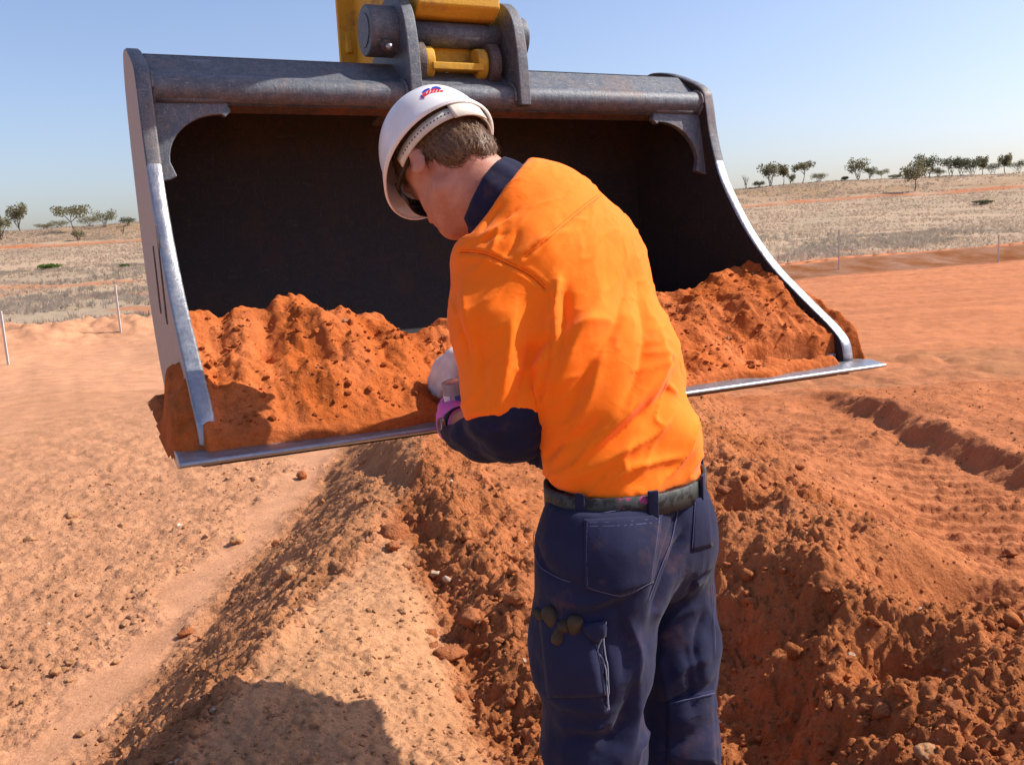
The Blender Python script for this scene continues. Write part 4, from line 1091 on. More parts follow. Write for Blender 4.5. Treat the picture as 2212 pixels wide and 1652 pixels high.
def stitch(px, parent, lift=0.0018, r=0.0007, mat=None):
    pts = []
    for u, v in catmull([np.array(p, float) for p in px], 6):
        p, n_ = on_pants(u, v); pts.append(p + n_ * lift)
    MB().tube(pts, r, 5).build('stitch_line', mat or M_STITCH, parent, True)
patch('back_pocket', [(1262, 1122), (1430, 1112), (1410, 1258), (1264, 1272)], pants, M_PANT, 0.0009, point=22)
patch('back_pocket', [(1500, 1078), (1530, 1070), (1538, 1178), (1494, 1190)], pants, M_PANT, 0.0009, 10, 12)
cg = patch('cargo_pocket', [(1168, 1340), (1300, 1346), (1308, 1500), (1185, 1505)], pants, M_PANT, 0.0018)
patch('pocket_flap', [(1262, 1352), (1306, 1338), (1303, 1366), (1282, 1384)], pants, M_PANT, 0.005, 6, 6)
patch('knee_patch', [(1442, 1512), (1540, 1488), (1548, 1650), (1440, 1650)], pants, M_PANT, 0.0009, 12, 12)
stitch([(1268, 1130), (1350, 1127), (1424, 1120)], pants); stitch([(1268, 1138), (1350, 1135), (1423, 1128)], pants)
stitch([(1423, 1122), (1414, 1190), (1404, 1255)], pants); stitch([(1404, 1258), (1340, 1285), (1270, 1268)], pants); stitch([(1269, 1130), (1268, 1200), (1270, 1265)], pants)
stitch([(1464, 1068), (1462, 1110), (1448, 1170), (1425, 1230), (1398, 1300)], pants, 0.002)
stitch([(1300, 1110), (1380, 1098), (1460, 1085)], pants, 0.002); stitch([(1468, 1082), (1500, 1066), (1530, 1050)], pants, 0.002)
stitch([(1500, 1085), (1497, 1140), (1494, 1185)], pants); stitch([(1444, 1520), (1490, 1508), (1540, 1494)], pants, 0.004)
stitch([(1160, 1110), (1156, 1180), (1170, 1225), (1205, 1245), (1235, 1255)], pants, 0.003)
stitch([(1536, 1260), (1540, 1330), (1543, 1420)], pants, 0.003)
stitch([(1308, 1338), (1300, 1375), (1297, 1420), (1300, 1490), (1306, 1530)], pants, 0.010, 0.0012, M_THREAD)
stitch([(1303, 1375), (1312, 1430), (1316, 1490), (1306, 1533)], pants, 0.006, 0.0012, M_THREAD)
# belt and loops
M_BELT = None
k = N('patterned belt webbing'); a_ = k.noise(55, 3); b_ = k.noise(20, 2)
col_ = k.mix(k.ramp(a_, [(0.44, (0, 0, 0)), (0.5, (1, 1, 1))]), (0.016, 0.016, 0.015), (0.045, 0.050, 0.047))
pk = k.ramp(k.noise(70, 2), [(0.52, (0, 0, 0)), (0.58, (1, 1, 1))])
sp_ = k.n('SeparateXYZ'); k.l(k.pos(), sp_.inputs[0])
zone = k.ramp(k.math('ADD', k.math('MULTIPLY', sp_.outputs[0], 4.0), -0.35), [(0.30, (0, 0, 0)), (0.34, (1, 1, 1)), (0.52, (1, 1, 1)), (0.58, (0, 0, 0))])
col_ = k.mix(k.mix(1.0, pk, zone, 'MULTIPLY'), col_, (0.30, 0.035, 0.12))
k.color(col_).set(Roughness=0.55); k.bump(a_, 0.2, 0.002); M_BELT = k.m
def ring(c, l_, f_, w_, d_, z0, z1, th, nm, mt, parent, nseg=72):
    v = []; 
    for i in range(nseg):
        q = 2 * math.pi * i / nseg; dir_ = math.cos(q) * l_ * w_ + math.sin(q) * f_ * d_; dn = nrm(dir_)
        for (e_, z_) in ((0, z0), (th, z0 + 0.002), (th, z1 - 0.002), (0, z1)): v.append(c + dir_ + dn * e_ + V3(0, 0, z_))
    f = []
    for i in range(nseg):
        i2 = (i + 1) % nseg
        for a_, b_ in ((0, 1), (1, 2), (2, 3), (3, 0)): f.append((i * 4 + a_, i2 * 4 + a_, i2 * 4 + b_, i * 4 + b_))
    return mk(nm, v, f, mt, parent)
BC = at(1352, 1050, 1.60)
bz0, bz1 = A0[2] - 0.030 - BC[2], A0[2] + 0.010 - BC[2]
belt = ring(BC, pl, ph, 0.155, 0.125, bz0, bz1, 0.006, 'belt', M_BELT, man)
belt['label'] = 'dark webbing belt with pink and grey print'
for q in (-66, -112, -18, 200, 90):
    q = math.radians(q); dir_ = math.cos(q) * pl * 0.164 + math.sin(q) * ph * 0.134; dn = nrm(dir_); tg = nrm(np.cross(dn, V3(0, 0, 1)))
    MB().box(BC + dir_ + V3(0, 0, (bz0 + bz1) / 2 - 0.008), tg * 0.009, dn * 0.003, V3(0, 0, 0.036)).build('belt_loop', M_PANT, pants, bevel=0.002)
# boots
M_BOOT = varied('dusty brown boots', (0.20, 0.11, 0.06), (0.12, 0.07, 0.045), 30, 0.8, bump=0.2)
for an in (ANL, ANR):
    def bf(P, an=an):
        fl = V3(an[0], an[1], FOOT_Z)
        d = chain(P, [fl + V3(0, 0, 0.19), fl + V3(0, 0, 0.06), fl + ph * 0.10 + V3(0, 0, 0.05), fl + ph * 0.19 + V3(0, 0, 0.042)], [0.055, 0.055, 0.050, 0.043], 0.03)
        d = smin(d, chain(P, [fl - ph * 0.045 + V3(0, 0, 0.03), fl + ph * 0.2 + V3(0, 0, 0.03)], [0.045, 0.05]), 0.02)
        return smax(smax(d, -(P[:, 2] - FOOT_Z), 0.006), P[:, 2] - FOOT_Z - 0.2, 0.004)
    V_, Q_ = surface_nets(bf, V3(an[0], an[1], FOOT_Z) - 0.29, V3(an[0], an[1], FOOT_Z) + 0.3, 0.007)
    mk('boot', V_, Q_, M_BOOT, man)

# --- hair: cap of short hair over the back of the skull plus strands
def hair_f(P):
    d = ell(P, H(0, -0.002, 0.045), HAX, (0.083, 0.104, 0.096))
    d = smin(d, ell(P, H(0, -0.052, -0.035), HAX, (0.060, 0.050, 0.045)), 0.03)
    q = (P - Hc) @ HAX.T
    lim = -0.074 + 0.9 * np.clip(q[:, 1] + 0.02, 0, 1) + 0.010 * np.sin(q[:, 0] * 90) 
    d = smax(d, lim - q[:, 2], 0.010)
    d = smax(d, -ell(P, H(0, 0.045, -0.03), HAX, (0.10, 0.06, 0.075)), 0.012)
    for s_ in (1, -1): d = smax(d, -ell(P, H(s_ * 0.085, 0.004, -0.012), HAX, (0.024, 0.024, 0.036)), 0.008)
    return d
Vh, Qh = surface_nets(hair_f, Hc - 0.16, Hc + 0.16, 0.0035)
Nh = vnormals(Vh, Qh)
qh = (Vh - Hc) @ HAX.T
Vh2 = Vh + Nh * (0.003 * fbm(np.stack([qh[:, 0] * 3, qh[:, 1] * 3, qh[:, 2] * 0.4], -1), 0.02, 4, 131))[:, None]
hair = mk('hair', Vh2, Qh, M_HAIR, man)
# strands combed downwards
ids = rng.choice(len(Vh), 5200); p0 = Vh2[ids]; n0 = Nh[ids]
dn_ = -hup[None] - 0.25 * hfw[None] + 0.25 * rng.normal(size=(len(ids), 3)); dn_ = dn_ - (dn_ * n0).sum(1)[:, None] * n0; dn_ /= np.linalg.norm(dn_, axis=1)[:, None]
Ls = rng.uniform(0.010, 0.024, len(ids))[:, None]; sd_ = np.cross(dn_, n0) * 0.0007
S = np.stack([p0 + n0 * 0.0012 - sd_, p0 + n0 * 0.0012 + sd_, p0 + dn_ * Ls * 0.6 + n0 * 0.0035 + sd_ * 0.7, p0 + dn_ * Ls * 0.6 + n0 * 0.0035 - sd_ * 0.7, p0 + dn_ * Ls + n0 * 0.002], 1).reshape(-1, 3)
b0 = np.arange(len(ids)) * 5
o = mk('hair_strands', S, np.concatenate([np.stack([b0, b0 + 1, b0 + 2], -1), np.stack([b0, b0 + 2, b0 + 3], -1), np.stack([b0 + 3, b0 + 2, b0 + 4], -1)]), M_HAIR, hair, False); o['kind'] = 'stuff'

# --- hard hat
hat = empty('hard_hat_group', Hc) if False else None
HO = (0.0, 0.010, 0.034)
def hat_pt(q, t, off=0.0):
    """q round the rim (0 = front), t 0 rim .. 1 crown"""
    L_, W_, Hh = 0.119 + off, 0.103 + off, 0.124 + off
    e = t * math.pi / 2
    rx = math.cos(e) ** 0.86
    f_ = math.cos(q) * L_ * rx; l_ = math.sin(q) * W_ * rx; u_ = math.sin(e) * Hh
    # centre ridge
    u_ += 0.006 * math.exp(-(l_ / 0.022) ** 2) * math.sin(e) ** 2
    if t < 0.12:
        k_ = (0.12 - t) / 0.12
        flare = 0.006 + 0.024 * max(0, math.cos(q)) ** 3 + 0.004 * max(0, -math.cos(q)) ** 2
        f_ += math.cos(q) * flare * k_; l_ += math.sin(q) * flare * k_; u_ -= 0.006 * k_ + 0.012 * max(0, math.cos(q)) ** 3 * k_
    return H(HO[0] + l_, HO[1] + f_, HO[2] + u_)
def hat_shell():
    nq, nt = 96, 28; v = []; f = []
    ts = [0, 0.03, 0.07, 0.12] + list(np.linspace(0.16, 0.985, nt - 4))
    for t in ts:
        for i in range(nq): v.append(hat_pt(2 * math.pi * i / nq, t))
    for j in range(len(ts) - 1):
        for i in range(nq): f.append((j * nq + i, j * nq + (i + 1) % nq, (j + 1) * nq + (i + 1) % nq, (j + 1) * nq + i))
    v.append(hat_pt(0, 1.0)); f += [((len(ts) - 1) * nq + i, (len(ts) - 1) * nq + (i + 1) % nq, len(v) - 1) for i in range(nq)]
    return v, f
v, f = hat_shell()
hat = mk('hard_hat', v, f, M_HAT, man); s2 = hat.modifiers.new('s', 'SOLIDIFY'); s2.thickness = 0.0035; s2.offset = 1
bm = bmesh.new(); bm.from_mesh(hat.data); bmesh.ops.recalc_face_normals(bm, faces=bm.faces); bm.to_mesh(hat.data); bm.free()
hat['label'] = 'white hard hat with a red and blue sticker'
# rim bead
MB().tube([hat_pt(2 * math.pi * i / 64, 0.0) for i in range(65)], 0.0022, 6, False).build('rim', M_HAT, hat, True)
# headband behind the skull with its slide adjuster
def band(qs, r_, z0, z1, nm, mt):
    v = []; 
    for q in qs:
        dl, df = math.sin(q), math.cos(q); zc = 0.026 - 0.016 * (1 - math.cos(q)) / 2
        for e_, z_ in ((0, z0), (0.003, z0), (0.003, z1), (0, z1)): v.append(H(dl * (0.084 + r_ + e_), 0.0 + df * (0.106 + r_ + e_), zc + z_))
    n_ = len(qs); f = []
    for i in range(n_ - 1):
        for a_, b_ in ((0, 1), (1, 2), (2, 3), (3, 0)): f.append((i * 4 + a_, (i + 1) * 4 + a_, (i + 1) * 4 + b_, i * 4 + b_))
    f += [(0, 1, 2, 3), tuple(range(4 * n_ - 4, 4 * n_))[::-1]]
    return mk(nm, v, f, mt, hat)
band(np.linspace(math.radians(80), math.radians(280), 60), 0.004, -0.010, 0.014, 'head_band', M_BAND)
band(np.linspace(math.radians(158), math.radians(202), 14), 0.0085, -0.016, 0.022, 'band_adjuster', M_BAND)
for i in range(16):
    q = math.radians(92 + i * 4.2); zc = 0.026 - 0.016 * (1 - math.cos(q)) / 2
    c_ = H(math.sin(q) * 0.0912, math.cos(q) * 0.1132, zc + 0.002); n_ = nrm(math.sin(q) * hl + math.cos(q) * hfw)
    MB().tube([c_ - n_ * 0.0005, c_ + n_ * 0.0006], 0.0016, 8).build('band_hole', M_BLACK, hat)
# sticker: blue arc above red slanted lettering
k = N('sticker'); M_SR = plain('sticker red', (0.62, 0.03, 0.04), 0.4); M_SB = plain('sticker blue', (0.02, 0.06, 0.42), 0.4); M_SW = plain('sticker white', (0.8, 0.8, 0.8), 0.4)
HT = np.array([hat_pt(q, t, 0.0037) for t in np.linspace(0.14, 0.97, 110) for q in np.linspace(0, 2 * math.pi, 360, endpoint=False)])
def view_px(P):
    X = P - C0; d = X @ cf; return np.stack([1106 + 1916 * (X @ cr) / d, 826 - 1916 * (X @ cu) / d], -1), d
HTp, HTd = view_px(HT)
near_ = ((HT - H(*HO)) * (C0 - HT)).sum(1) > 0
def on_hat(u, v):
    e = (HTp[:, 0] - u) ** 2 + (HTp[:, 1] - v) ** 2 + np.where(near_, 0, 1e6)
    ks = np.argsort(e)[:4]; w_ = 1 / (e[ks] + 0.05); p = (HT[ks] * w_[:, None]).sum(0) / w_.sum()
    return p + nrm(p - H(*HO)) * 0.0006
def stick(px, mat, nm):
    c = np.mean(np.array(px, float), 0)
    v = [on_hat(*c)] + [on_hat(*p) for p in px]; n_ = len(px)
    o = mk(nm, v, [(0, 1 + i, 1 + (i + 1) % n_) for i in range(n_)], mat, hat, False)
    return o
stick([(908, 213), (912, 205), (922, 197), (938, 192), (958, 196), (957, 199), (938, 197), (926, 201), (916, 208), (912, 214)], M_SR, 'sticker_band')
stick([(912, 199), (918, 194), (926, 191), (930, 193), (921, 197), (914, 203)], M_SB, 'sticker_arc')
stick([(931, 194), (934, 189), (942, 187), (950, 189), (954, 193), (949, 194), (942, 191), (937, 193)], M_SB, 'sticker_arc')
stick([(908, 207), (911, 206), (918, 214), (914, 214)], M_SB, 'sticker_letter')
for x_ in (920, 927, 934, 941, 948): stick([(x_, 203 - (x_ - 920) * .14), (x_ + 3, 197 - (x_ - 920) * .10), (x_ + 4.5, 197 - (x_ - 920) * .10), (x_ + 1.5, 203 - (x_ - 920) * .14)], M_SW, 'sticker_letter')
stick([(889, 257), (893, 255), (899, 266), (895, 268)], M_SW, 'reflective_mark')
stick([(837, 216), (841, 214), (841, 219), (838, 221)], M_BLACK, 'vent_hole')

# --- safety glasses worn under the brim
k = N('tinted lens'); k.color((0.03, 0.03, 0.035)).set(Roughness=0.08); M_LENS = k.m
glasses = MB().tube([H(math.sin(q) * 0.080, 0.040 + math.cos(q) * 0.083, 0.028) for q in np.linspace(-1.1, 1.1, 15)], 0.0028, 6).build('safety_glasses', M_BLACK, man, True)
for s_ in (1, -1): MB().tube([H(s_ * 0.083, -0.015, 0.008), H(s_ * 0.082, 0.04, 0.012), H(s_ * 0.073, 0.078, 0.018)], [0.003, 0.0045, 0.005], 6).build('temple_arm', M_BLACK, glasses, True)
v = []
for i in range(17):
    q = math.radians(-62 + 124 * i / 16)
    for z_ in (0.026, 0.004, -0.020): v.append(H(math.sin(q) * 0.078, 0.040 + math.cos(q) * 0.082 - abs(z_) * 0.2, z_))
o = mk('lens', v, [(i * 3 + j, i * 3 + 3 + j, i * 3 + 4 + j, i * 3 + 1 + j) for i in range(16) for j in range(2)], M_LENS, glasses)
s2 = o.modifiers.new('s', 'SOLIDIFY'); s2.thickness = 0.002
# --- wrist watch
wc = WL - Lf * 0.012; wa = nrm(np.cross(Lf, V3(0, 0, 1))); wb = np.cross(Lf, wa)
v = []; nq = 40
for i in range(nq):
    q = 2 * math.pi * i / nq; dir_ = math.cos(q) * wa + math.sin(q) * wb
    for r_, s_ in ((0.033, -0.009), (0.0365, -0.009), (0.0365, 0.009), (0.033, 0.009)): v.append(wc + dir_ * r_ + Lf * s_)
f = [(i * 4 + a_, ((i + 1) % nq) * 4 + a_, ((i + 1) % nq) * 4 + b_, i * 4 + b_) for i in range(nq) for a_, b_ in ((0, 1), (1, 2), (2, 3), (3, 0))]
watch = mk('wrist_watch', v, f, M_BLACK, man)
cd_ = nrm((C0 - wc) - ((C0 - wc) @ Lf) * Lf); cd_ = nrm(cd_ + 0.5 * nrm(at(900, 930, 1.7) - at(1000, 930, 1.7)))
MB().tube([wc + cd_ * 0.034, wc + cd_ * 0.044], 0.017, 20).build('watch_case', plain('watch steel', (0.35, 0.33, 0.30), 0.3, 0.9), watch, bevel=0.002)

# --- sample jar held in the pink glove
jar = empty('sample_jar', JAR + V3(0, 0, -0.035), label='small clear plastic sample jar held in the pink glove', cat='jar')
k = N('clear jar plastic'); k.color((0.9, 0.9, 0.9)).set(Roughness=0.08); k.b.inputs['Transmission Weight'].default_value = 0.75; k.b.inputs['IOR'].default_value = 1.25; M_JAR = k.m
jt = nrm(V3(-0.12, -0.10, 1.0)); ja = nrm(np.cross(jt, V3(0, 1, 0))); jb = np.cross(jt, ja)
def lathe(prof_, nm, mt, parent, org, nq=36, axis=(None, None, None)):
    v = []; 
    for r_, z_ in prof_:
        for i in range(nq):
            q = 2 * math.pi * i / nq; v.append(org + jt * z_ + (math.cos(q) * ja + math.sin(q) * jb) * r_)
    f = [(j * nq + i, j * nq + (i + 1) % nq, (j + 1) * nq + (i + 1) % nq, (j + 1) * nq + i) for j in range(len(prof_) - 1) for i in range(nq)]
    return mk(nm, v, f, mt, parent)
JO = JAR - jt * 0.035
jp = [(0.001, 0.0), (0.026, 0.0), (0.028, 0.003), (0.028, 0.050), (0.026, 0.054), (0.0265, 0.057), (0.027, 0.059), (0.0258, 0.061), (0.027, 0.064), (0.0258, 0.067), (0.027, 0.070), (0.026, 0.073), (0.0245, 0.073), (0.0245, 0.004), (0.001, 0.003)]
jg = lathe(jp, 'glass', M_JAR, jar, JO)
lathe([(0.001, 0.0045), (0.0238, 0.0045), (0.0238, 0.034), (0.012, 0.040), (0.001, 0.043)], 'soil_sample', soil_mat('sampled soil', 0.6, (0.45, 0.14, 0.05)), jar, JO)
def jl(q0, q1, z0, z1, nm, mt):
    v = []; 
    for q in np.linspace(q0, q1, 14):
        for z_ in (z0, z1): v.append(JO + jt * z_ + (math.cos(q) * ja + math.sin(q) * jb) * 0.0284)
    return mk(nm, v, [(i * 2, i * 2 + 2, i * 2 + 3, i * 2 + 1) for i in range(13)], mt, jar)
qc = math.atan2((C0 - JO) @ jb, (C0 - JO) @ ja)
jl(qc - 0.15, qc + 0.75, 0.036, 0.050, 'blue_label', plain('label blue', (0.06, 0.10, 0.30), 0.5))
jl(qc - 1.25, qc - 0.55, 0.020, 0.050, 'white_label', plain('label white', (0.75, 0.74, 0.72), 0.5))
jl(qc - 1.05, qc - 0.70, 0.026, 0.036, 'red_label', plain('label red', (0.6, 0.03, 0.03), 0.5))

# --- leather gloves stuffed in the leg pocket
M_LG = varied('worn tan leather', (0.075, 0.050, 0.028), (0.040, 0.029, 0.018), 40, 0.8, bump=0.3, bs=200)
def gp(u, v, out): p, n_ = on_pants(u, v); return p + n_ * out
wg = empty('work_glove', gp(1215, 1356, 0.0), label='brown leather work gloves stuffed into the leg pocket of the trousers', cat='gloves')
for (p0, p1, o1, r_) in (((1238, 1366), (1249, 1333), 0.010, 0.0135), ((1196, 1352), (1187, 1306), 0.008, 0.0135), ((1212, 1350), (1203, 1392), 0.006, 0.0105), ((1178, 1345), (1158, 1316), 0.004, 0.0085), ((1222, 1362), (1219, 1344), 0.006, 0.012)):
    e0, e1 = gp(*p0, -0.006), gp(*p1, o1); ax_ = nrm(e1 - e0)
    ts_ = [0, 0.3, 0.55, 0.75, 0.9, 0.97, 1.0]; rs_ = [0.8, 0.92, 1.0, 1.0, 0.82, 0.5, 0.12]
    MB().tube([e0 * (1 - t) + e1 * t for t in ts_], [r_ * q for q in rs_], 14).build('glove_finger', M_LG, wg, True)
# ------------------------------------------------------------------ stones and clods
def ico(sub):
    bm = bmesh.new(); bmesh.ops.create_icosphere(bm, subdivisions=sub, radius=1.0)
    bmesh.ops.triangulate(bm, faces=bm.faces)
    v = np.array([p.co[:] for p in bm.verts]); f = np.array([[q.index for q in p.verts] for p in bm.faces]); bm.free(); return v, f
IC1, IF1 = ico(1); IC2, IF2 = ico(2); IC3, IF3 = ico(3)
def rock_shape(base, seed, rough=0.35, cuts=5):
    r_ = np.random.default_rng(seed); v = base.copy()
    v = v * (1 + rough * fbm(v + seed * 3.1, 1.1, 4, seed))[:, None]
    for _ in range(cuts):
        n_ = nrm(r_.normal(size=3)); d_ = r_.uniform(0.55, 0.85); h = v @ n_ - d_; v = v - np.outer(np.clip(h, 0, None) * 0.85, n_)
    return v * np.array([1, r_.uniform(0.7, 1.0), r_.uniform(0.55, 0.85)])
M_CLOD = soil_mat('clod earth', 1.0)
def rotz(a):
    c, s_ = math.cos(a), math.sin(a); return np.array([[c, -s_, 0], [s_, c, 0], [0, 0, 1]])
CLOD_MESH = {}
def clod_obj(name, p, size, seed, col, label, cat, group=None, sink=0.25):
    key = (seed % 9, tuple(np.round(col, 3)))
    if key not in CLOD_MESH:
        v = rock_shape(IC3, 200 + seed % 9, 0.55, 4); v = v * (1 + 0.22 * np.abs(fbm(v, 0.55, 3, seed)) - 0.08 + 0.05 * fbm(v, 0.2, 3, seed + 5))[:, None]
        o = mk(name, v, IF3, M_CLOD, None, True, np.tile(col, (len(v), 1))); CLOD_MESH[key] = o.data
    else:
        o = bpy.data.objects.new(name, CLOD_MESH[key]); link(o)
    s_ = size / 2; o.scale = (s_, s_, s_); o.rotation_euler = (0, 0, seed * 1.7)
    o.location = (p[0], p[1], p[2] + s_ * (0.62 - sink))
    return tag(o, label, cat, group)
REDC = V3(0.42, 0.150, 0.062); TANC = V3(0.52, 0.275, 0.14); PALC = V3(0.66, 0.50, 0.38)
for i, (u, v, s, c, lab) in enumerate((
        (405, 1372, 34, REDC, 'lone knobbly red clod on the flat sand at the foot of the ridge'),
        (652, 1035, 36, REDC, 'dark red clod on the tan ground just below the bucket lip'),
        (858, 1160, 66, REDC, 'large red clod on the ridge crest left of the man'),
        (850, 1185, 40, REDC, 'smaller clod leaning against the large clod on the ridge crest'),
        (968, 1425, 70, REDC, 'largest red clod in the gully on the ridge'),
        (1112, 1300, 54, REDC, 'angular red clod beside the left thigh of the man'),
        (1022, 1345, 52, REDC, 'red clod half buried in the slope above the largest gully clod'),
        (625, 1245, 44, TANC, 'tan lump at the shoulder of the ridge above the shaded slope'),
        (940, 1248, 26, PALC, 'pale whitish stone lying in the gully of the ridge'),
        (965, 1258, 22, PALC, 'second pale stone beside the whitish stone in the gully'),
        (1132, 1432, 20, PALC, 'small white stone near the left knee of the man'),
        (1838, 1420, 18, PALC, 'small white stone on the shaded bank right of the trousers'),
        (2182, 1200, 36, REDC, 'red rock on the smooth strip at the right edge'),
        (2060, 1535, 40, REDC, 'rounded clod below the dark pit on the right bank'),
        (2078, 1440, 34, REDC, 'broken clod on the rim of the dark pit on the right'),
        (1905, 1545, 46, REDC, 'smooth red lump on the churned bank near the bottom right'),
        (2215, 1560, 44, REDC, 'clod at the right edge of the churned bank'),
        (2000, 1640, 50, TANC, 'tan clod at the bottom edge right of the man'),
        (175, 1590, 26, TANC, 'small tan stone on the flat sand at the bottom left'),
        (512, 1175, 40, TANC, 'broad tan clod amid the crumbly ground left of the ridge'),
        (600, 1178, 24, REDC, 'reddish clod at the foot of the shaded slope'))):
    p, d = on_ground(u, v, detail=True)
    clod_obj('stone' if c is PALC else 'clod', p, s / 1916 * d, i, c, lab, 'stone' if c is PALC else 'clod')
n_ = 0
for t_ in range(400):
    u = rng.uniform(1560, 2212); v = rng.uniform(880, 1640)
    if n_ >= 34: break
    p, d = on_ground(u, v)
    A = zone_amp(p[:1] / GS, p[1:2] / GS)
    if A[1][0] < 0.4: continue
    clod_obj('clod', p, rng.uniform(14, 32) / 1916 * d, 30 + t_, REDC, 'loose red clod among many on the churned ground right of the man', 'clod', 'clods on the churned ground right of the man', 0.4); n_ += 1
n_ = 0
for t_ in range(400):
    u = rng.uniform(740, 1150); v = rng.uniform(960, 1640)
    if n_ >= 40: break
    p, d = on_ground(u, v)
    wob, xl, xf = near_zones(p[:1] / GS, p[1:2] / GS)
    xg = -0.16 - 0.25 * (p[1] / GS - 2.6)
    if not (-0.12 < p[0] / GS - xg < 0.35): continue
    clod_obj('clod', p, rng.uniform(16, 36) / 1916 * d, 90 + t_, REDC, 'loose red clod among many along the gully on the ridge', 'clod', 'clods along the gully on the ridge', 0.4); n_ += 1
n_ = 0
for t_ in range(300):
    u = rng.uniform(0, 620); v = rng.uniform(1000, 1560)
    if n_ >= 30: break
    p, d = on_ground(u, v)
    A = zone_amp(p[:1] / GS, p[1:2] / GS)
    if A[2][0] < 0.35 or p[0] / GS > -1.75: continue
    clod_obj('clod', p, rng.uniform(13, 30) / 1916 * d, 150 + t_, TANC, 'loose tan clod among many on the crumbly ground left of the ridge', 'clod', 'tan clods left of the ridge', 0.45); n_ += 1

def scatter(name, N_, base, bf, sampler, smin_, smax_, label, colfn, seed):
    r_ = np.random.default_rng(seed)
    P, nrm_w = sampler(r_, N_)
    shapes = [rock_shape(base, seed * 10 + k_, 0.6, 4) for k_ in range(8)]
    n = len(P); nb2 = len(base)
    S_ = smin_ * (smax_ / smin_) ** (r_.random(n) ** 2.6)
    kind = r_.integers(0, 8, n); an = r_.random(n) * 6.283
    Vv = np.empty((n, nb2, 3))
    for k_ in range(8):
        m_ = kind == k_; sh = shapes[k_]
        c, s_ = np.cos(an[m_])[:, None], np.sin(an[m_])[:, None]
        Vv[m_, :, 0] = (sh[:, 0] * c - sh[:, 1] * s_); Vv[m_, :, 1] = (sh[:, 0] * s_ + sh[:, 1] * c); Vv[m_, :, 2] = sh[:, 2]
    Vv *= (S_ / 2)[:, None, None]; Vv += P[:, None, :]; Vv[:, :, 2] += (S_ * 0.12)[:, None]
    Fv = (bf[None] + (np.arange(n) * nb2)[:, None, None]).reshape(-1, 3)
    col = np.repeat(colfn(P, r_), nb2, 0)
    o = mk(name, Vv.reshape(-1, 3), Fv, M_CLOD, None, len(base) > 20, col)
    return tag(o, label, 'gravel', kind='stuff')
def lump_sampler(r_, N_): return ground_sampler(r_, N_, 1)
def ground_sampler(r_, N_, rough=0):
    out = []
    while sum(map(len, out)) < N_:
        y = 1.75 * (8.5 / 1.75) ** r_.random(N_ * 2); x = (r_.random(N_ * 2) * 2 - 1) * 0.66 * (y + 0.3)
        A = zone_amp(x, y); keep = r_.random(len(x)) < (np.clip(A[1] - 0.25, 0, 1) if rough else np.clip(A[2] * 0.7 + 0.02, 0, 1))
        out.append(np.stack([x[keep], y[keep]], -1))
    XY = np.vstack(out)[:N_]
    z = ground_z(XY[:, 0], XY[:, 1])
    return np.column_stack([XY, z]) * GS, None
def gcol(P, r_):
    c = ground_col(P[:, 0] / GS, P[:, 1] / GS) * r_.uniform(0.82, 1.15, (len(P), 1))
    pale = r_.random(len(P)) < 0.008; c[pale] = V3(0.62, 0.47, 0.36); return c
scatter('gravel', 24000, IC1, IF1, ground_sampler, 0.006, 0.032, 'loose crumbs of soil and gravel strewn over the ground', gcol, 5)
scatter('gravel', 1000, IC2, IF2, lump_sampler, 0.020, 0.075, 'larger lumps of earth strewn over the churned ground', gcol, 6)
def load_sampler(r_, N_):
    A_ = r_.uniform(0.06, BW - 0.06, N_); n_ = -r_.uniform(0.06, 0.55, N_)
    z_ = soil_h(A_, n_); k_ = z_ > 0.02
    return BV(A_[k_], n_[k_], z_[k_]), None
def lcol(P, r_):
    c = V3(0.46, 0.128, 0.037)[None] * r_.uniform(0.85, 1.2, (len(P), 1)); pale = r_.random(len(P)) < 0.02; c[pale] = V3(0.5, 0.33, 0.22); return c
scatter('soil_crumbs', 1700, IC1, IF1, load_sampler, 0.004, 0.022, 'crumbs and pebbles on the soil in the bucket', lcol, 8)
# dry leaf pair on the tan ground
p, d = on_ground(384, 1143, detail=True)
M_LEAF = plain('dry leaf', (0.70, 0.62, 0.48), 0.7)
def leaf(p, ang, L):
    t = V3(math.cos(ang), math.sin(ang), 0.15); b = V3(-math.sin(ang), math.cos(ang), 0) * L * 0.12
    return [p, p + t * L * 0.5 + b + V3(0, 0, 0.01), p + t * L, p + t * L * 0.5 - b]
lf = empty('dry_leaf', p + V3(0, 0, 0.02), label='pair of pale dry leaves on the tan ground left of the ridge', cat='leaf')
for an in (0.3, 1.5): o = mk('blade', leaf(p + V3(0, 0, 0.02), an, 0.06), [(0, 1, 2, 3)], M_LEAF, lf, False); s2 = o.modifiers.new('s', 'SOLIDIFY'); s2.thickness = 0.002

# ------------------------------------------------------------------ survey stakes
k = N('weathered stake'); k.color(k.mix(k.noise(30, 4), (0.62, 0.58, 0.54), (0.45, 0.41, 0.38))).set(Roughness=0.7); M_STAKE = k.m
for (u, v, v2, tilt, lab) in ((18, 788, 676, 0.0, 'pale survey stake nearest the left edge, before the sand bank'), (261, 719, 620, 0.0, 'pale survey stake on the pad beside the left bucket plate'), (1812, 583, 499, 0, 'thin grey stake on the pad right of the bucket'), (2156, 567, 510, 0, 'thin grey stake near the right edge of the pad')):
    p, d = on_ground(u, v); h = (v - v2) / 1916 * d
    st = empty('survey_stake', p, label=lab, cat='stake', group='survey stakes round the pad')
    m = MB(); m.box(p + V3(0, 0, h / 2 - 0.02), V3(0.028, 0, 0), V3(0, 0.020, 0), V3(0, 0, h / 2 + 0.02)); m.build('shaft', M_STAKE, st, bevel=0.004)
    m = MB(); m.box(p + V3(0, 0, h + 0.02), V3(0.030, 0, 0), V3(0, 0.022, 0), V3(0, 0, 0.025)); m.build('head', M_STAKE, st, bevel=0.004)

